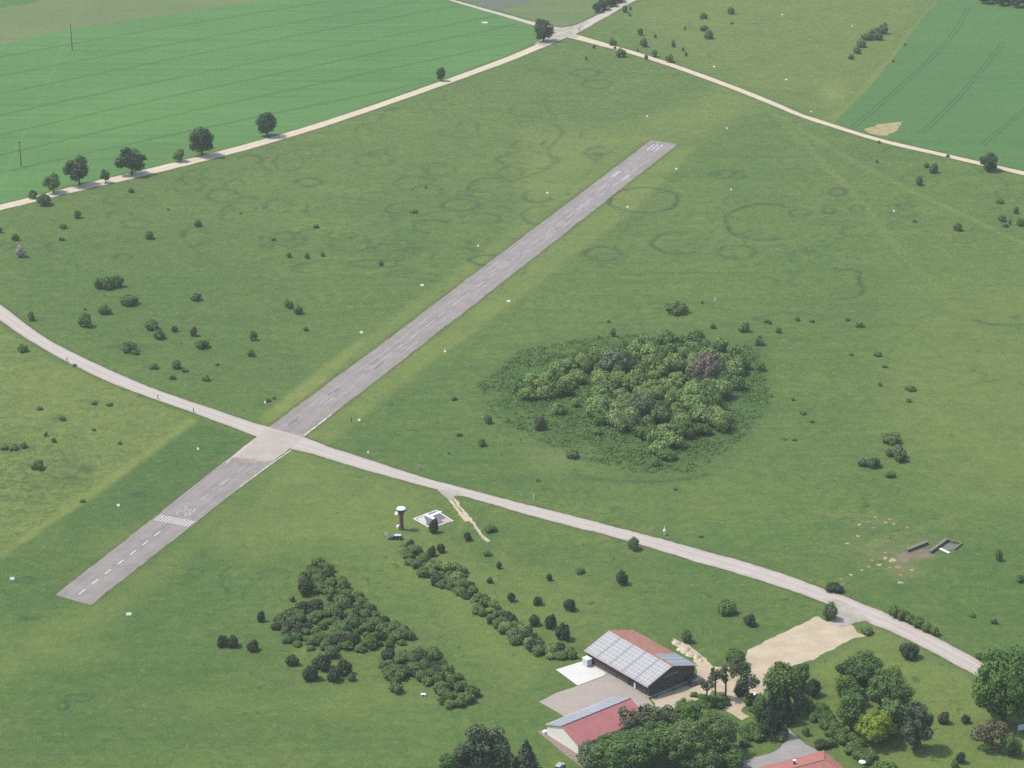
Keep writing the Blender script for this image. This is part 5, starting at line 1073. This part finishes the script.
# white table and garden things
r = empty('garden_parasol', P(862, 768)); tag(r, 'white garden parasol at the end of the diagonal hedge', 'parasol'); MB().lathe([(1.0, 1.9), (.95, 1.98), (.5, 2.2), (.05, 2.4)], n=10).build('canopy', M['white'], r); MB().tube([(0, 0, 0), (0, 0, 2.5)], .04, 6).build('pole', M['wood_grey'], r)
r = empty('display_board', P(1022, 735)); tag(r, 'light grey panel on posts beside the very large bright tree', 'panel'); MB().prism([(-1.3, 0, 1.3), (3, 1.0, 1.6), (3, 1.0, 3.6), (-1.3, 0, 3.0)], (0, .12, 0)).build('panel', M['box'], r)
for x, y in ((-1.1, .18), (2.7, 1.1)): MB().tube([(x, y, 0), (x, y, 3.0)], .06, 6).build('post', M['wood_grey'], r)

# ------------------------------------------------------------------ dug-out walls
def wall_run(px, wd, h_, label, name='retaining_wall'):
    c = [P(*p) for p in px]; o_ = c[0]; r = empty(name, o_); tag(r, label, 'wall')
    for i, (a, b) in enumerate(zip(c, c[1:])):
        d = (b - a).normalized(); n = Vector((-d.y, d.x, 0)) * wd / 2; a2, b2 = a - o_, b - o_
        MB().prism([(q_.x, q_.y, 0) for q_ in (a2 - n, b2 - n, b2 + n, a2 + n)], (0, 0, h_)).build('wall_segment', M['wood_grey'], r)
        n2 = n * 1.25; MB().prism([(q_.x, q_.y, h_ + .003) for q_ in (a2 - n2, b2 - n2, b2 + n2, a2 + n2)], (0, 0, .12)).build('coping', M['wood_grey'], r)
        k_ = int((b - a).length / 1.6)
        for j in range(k_):
            p_ = a2 + (b2 - a2) * (j + .5) / k_ - n * 1.0; MB().box(p_.x - .12, p_.x + .12, p_.y - .2, p_.y - .02, 0, h_ - .05).build('stake', M['pole'], r)
    return r
wall_run([(907, 552), (927.4, 543.8)], .8, .9, 'dark timber retaining wall nearest the reddish soil patch')
wall_run([(930, 553.5), (946.7, 541)], .8, .9, 'dark timber retaining wall beside the white plank')
wall_run([(947.2, 541), (961.5, 544.3), (954.5, 550)], .4, .5, 'low grey angled wall closing the dug-out pit')
sheet('bare_ground', [(941, 548), (948, 543), (957, 545.5), (952, 549.5), (945, 550)], .02, paving_mat('pit_floor', (0.12, 0.12, 0.09), (0.22, 0.21, 0.18), 0.3, .5), .3, .8)
sheet('bare_ground', [(896, 553), (906, 552), (912, 551), (924, 548), (932, 551), (933, 556), (924, 558), (914, 558), (905, 564), (897, 562)], .02, paving_mat('trodden_earth', (0.15, 0.115, 0.075), (0.24, 0.19, 0.13), 0.3, .5), .9, .8)
d = (P(948.5, 554) - P(939, 549.6)); o = MB().prism([(0, 0, .1), (0, .9, .1), (0, .9, .35), (0, 0, .35)], (d.length, 0, 0)).build('white_plank', M['white']); o.location = P(939, 549.6); o.rotation_euler = (0, 0, math.atan2(d.y, d.x)); tag(o, 'long white plank lying by the dug-out walls', 'plank')
def mound_geo(seed):
    rs = np.random.default_rng(seed); V = []; n, k = 14, 5
    for i in range(k + 1):
        t = i / k
        for j in range(n):
            a = 2 * PI * j / n; rr_ = (1 - t) * (1 + .22 * math.sin(3 * a + seed) + .12 * rs.normal()) + .02; V.append((rr_ * math.cos(a), rr_ * math.sin(a), (math.sin(t * PI / 2)) * (1 + .1 * rs.normal()) - .04))
    i = np.arange((k + 1) * n).reshape(k + 1, n); j = np.roll(i, -1, 1); return V, np.stack([i[:-1].ravel(), j[:-1].ravel(), j[1:].ravel(), i[1:].ravel()], 1)
MG = [mesh_np('mound', *mound_geo(i), [M['pale_soil'] if i % 2 else M['soil']]) for i in range(4)]
for i, (x, y, w_) in enumerate([(871.8, 512, 2.4), (875.3, 517, 2.4), (869, 521.5, 2.4), (886, 522.5, 2.6), (890, 519, 3), (893.8, 524, 2.6), (874, 527.7, 2.4), (859, 524.5, 3), (907.5, 527.5, 3.5), (847.5, 543.5, 3), (885.5, 552.5, 3), (885.3, 558, 3.6), (872, 560, 3), (879, 564.8, 4), (869, 566.8, 3), (862, 570, 2.4), (890, 567.5, 2.6), (912, 569.8, 2.6), (900.5, 574.8, 3), (900, 582.5, 4), (912, 576, 2), (851, 574.7, 3), (841, 579, 2.6), (893, 560, 6), (898, 567, 5), (858, 536, 3)]):
    o = link('soil_mound', MG[i % 4]); r_ = w_ / 2 / S(x, y) * 1.15; o.location = P(x, y); o.scale = (r_ * 1.25, r_, .05 + r_ * .05); o.rotation_euler = (0, 0, i)
    tag(o, 'small low heap of dug soil on the grass near the dug-out walls', 'soil mound', 'soil heaps near the dug-out walls')
# limestone heaps behind the hangar
for i, (x, y, w_, hh) in enumerate([(676, 643, 9, .8), (684, 650, 13, 1.0), (690, 655, 8, .9), (697, 657, 8, .9), (701, 661, 5, .6), (712, 668, 5, .5), (719, 669, 6, .4)]):
    o = link('limestone_heap', mesh_np('heap', *mound_geo(20 + i), [M['stone']])); r_ = w_ / 2 / S(x, y); o.location = P(x, y); o.scale = (r_ * 1.1, r_ * 1.0, hh); o.rotation_euler = (0, 0, i)
    tag(o, 'pale limestone rubble heap at the back of the hangar yard', 'rubble heap', 'rubble heaps behind the hangar')

# ------------------------------------------------------------------ power line
def power_pole(x, y, h_, label):
    r = empty('power_pole', P(x, y)); tag(r, label, 'power pole', 'wooden power poles in the wheat field')
    MB().tube([(0, 0, -.3), (0, 0, h_)], [.26, .17], 8).build('pole', M['pole'], r); MB().box(-1.1, 1.1, -.09, .09, h_ - .9, h_ - .72).build('crossarm', M['pole'], r)
    for k_ in (-1, 0, 1): MB().lathe([(.06, 0), (.09, .1), (.05, .22)], (k_ * .95, 0, h_ - .72), 8).build('insulator', M['white'], r)
    return P(x, y), h_
pa, ha = power_pole(72.3, 50.5, 15.4, 'farther tall wooden power pole in the wheat field'); pb, hb = power_pole(21.2, 166.3, 13.0, 'nearer wooden power pole in the wheat field above the first path tree')
dv = pb - pa; pc = pb + dv * 1.2; pz = pa - dv * 1.2
for k_ in (-1, 0, 1):
    pts = []
    for (a, za), (b, zb) in (((pz, 14), (pa, ha - .6)), ((pa, ha - .6), (pb, hb - .6)), ((pb, hb - .6), (pc, 12))):
        for t in np.linspace(0, 1, 9)[:-1]: p_ = a.lerp(b, t); pts.append((p_.x + k_ * .95, p_.y, za + (zb - za) * t - 2.2 * 4 * t * (1 - t)))
    o = MB().tube(pts, .014, 5).build('power_line', flat('bare_wire', (.40, .42, .43), .5, .4, 0)); tag(o, 'thin wire strung between the wooden power poles', 'cable', 'wires of the power line')

# ------------------------------------------------------------------ people on the road
def person(loc, rz, label, top, legs):
    h_ = 1.75
    J = {'pel': (0, 0, .95), 'belly': (0, 0, 1.1), 'chest': (0, 0, 1.32), 'neck': (0, 0, 1.5), 'head': (0, .02, 1.66), 'crown': (0, .01, 1.75), 'hl': (-.1, 0, .9), 'kl': (-.11, .16, .5), 'al': (-.11, .1, .09), 'tl': (-.11, .28, .05), 'hr': (.1, 0, .9), 'kr': (.11, .02, .5), 'ar': (.11, -.22, .12), 'tr': (.11, -.06, .04), 'sl': (-.2, 0, 1.43), 'el': (-.26, -.1, 1.15), 'wl': (-.25, 0, .9), 'fl': (-.25, .05, .8), 'sr': (.2, 0, 1.43), 'er': (.26, .1, 1.15), 'wr': (.25, .2, .93), 'fr': (.24, .26, .85)}
    Rr = {'pel': .16, 'belly': .14, 'chest': .17, 'neck': .065, 'head': .105, 'crown': .07, 'hl': .11, 'kl': .07, 'al': .05, 'tl': .04, 'hr': .11, 'kr': .07, 'ar': .05, 'tr': .04, 'sl': .075, 'el': .05, 'wl': .035, 'fl': .035, 'sr': .075, 'er': .05, 'wr': .035, 'fr': .035}
    E_ = [('pel', 'belly'), ('belly', 'chest'), ('chest', 'neck'), ('neck', 'head'), ('head', 'crown'), ('pel', 'hl'), ('hl', 'kl'), ('kl', 'al'), ('al', 'tl'), ('pel', 'hr'), ('hr', 'kr'), ('kr', 'ar'), ('ar', 'tr'), ('chest', 'sl'), ('sl', 'el'), ('el', 'wl'), ('wl', 'fl'), ('chest', 'sr'), ('sr', 'er'), ('er', 'wr'), ('wr', 'fr')]
    ks = list(J); me = bpy.data.meshes.new('person'); me.from_pydata([J[k_] for k_ in ks], [(ks.index(a), ks.index(b)) for a, b in E_], []); o = link('person', me)
    k = NT('clothes', .9, .2); sp = k.n('ShaderNodeSeparateXYZ'); k.l(k.geo.outputs['Object'], sp.inputs[0])
    c = k.mix(k.math('GREATER_THAN', sp.outputs[2], .95), legs, top); c = k.mix(k.math('GREATER_THAN', sp.outputs[2], 1.5), c, (.45, .28, .2)); c = k.mix(k.math('GREATER_THAN', sp.outputs[2], 1.69), c, (.05, .035, .025)); k.color(c); me.materials.append(k.m)
    sk = o.modifiers.new('skin', 'SKIN'); lay = me.skin_vertices[0].data if me.skin_vertices else None
    if lay is None:
        bpy.context.view_layer.objects.active = o; bpy.ops.object.mode_set(mode='OBJECT'); lay = me.skin_vertices[0].data
    for i, k_ in enumerate(ks): lay[i].radius = (Rr[k_], Rr[k_]); lay[i].use_root = (k_ == 'pel')
    ss_ = o.modifiers.new('sub', 'SUBSURF'); ss_.levels = ss_.render_levels = 1
    o.location = loc; o.rotation_euler = (0, 0, rz); tag(o, label, 'person', 'walkers on the pale road'); return o
try:
    person(P(67.2, 361.6) + Vector((0, 0, .036)), R_(60), 'walker in dark clothes farthest from the runway crossing on the pale road', (.03, .03, .035), (.04, .04, .06))
    person(P(158, 399) + Vector((0, 0, .036)), R_(60), 'walker in a dark brown top, the middle of three on the pale road', (.04, .03, .03), (.05, .045, .04))
    person(P(193.5, 412.5) + Vector((0, 0, .036)), R_(-120), 'walker in dark bluish clothes nearest the crossing on the pale road', (.03, .05, .05), (.03, .05, .07))
except Exception as ex:
    print('PERSON FAILED', ex)

# ------------------------------------------------------------------ air
HZ = True
if HZ:
    m = bpy.data.materials.new('hazy_air'); m.use_nodes = True; t = m.node_tree; t.nodes.remove(t.nodes['Principled BSDF'])
    pv = t.nodes.new('ShaderNodeVolumePrincipled'); pv.inputs['Color'].default_value = (0.84, 0.88, 0.92, 1); pv.inputs['Density'].default_value = 0.000075; pv.inputs['Anisotropy'].default_value = 0.2
    t.links.new(pv.outputs[0], t.nodes['Material Output'].inputs['Volume'])
    o = MB().box(-9500, 9500, -300, 12500, -1.0, CAM_H + 12).build('haze', m); o['kind'] = 'stuff'
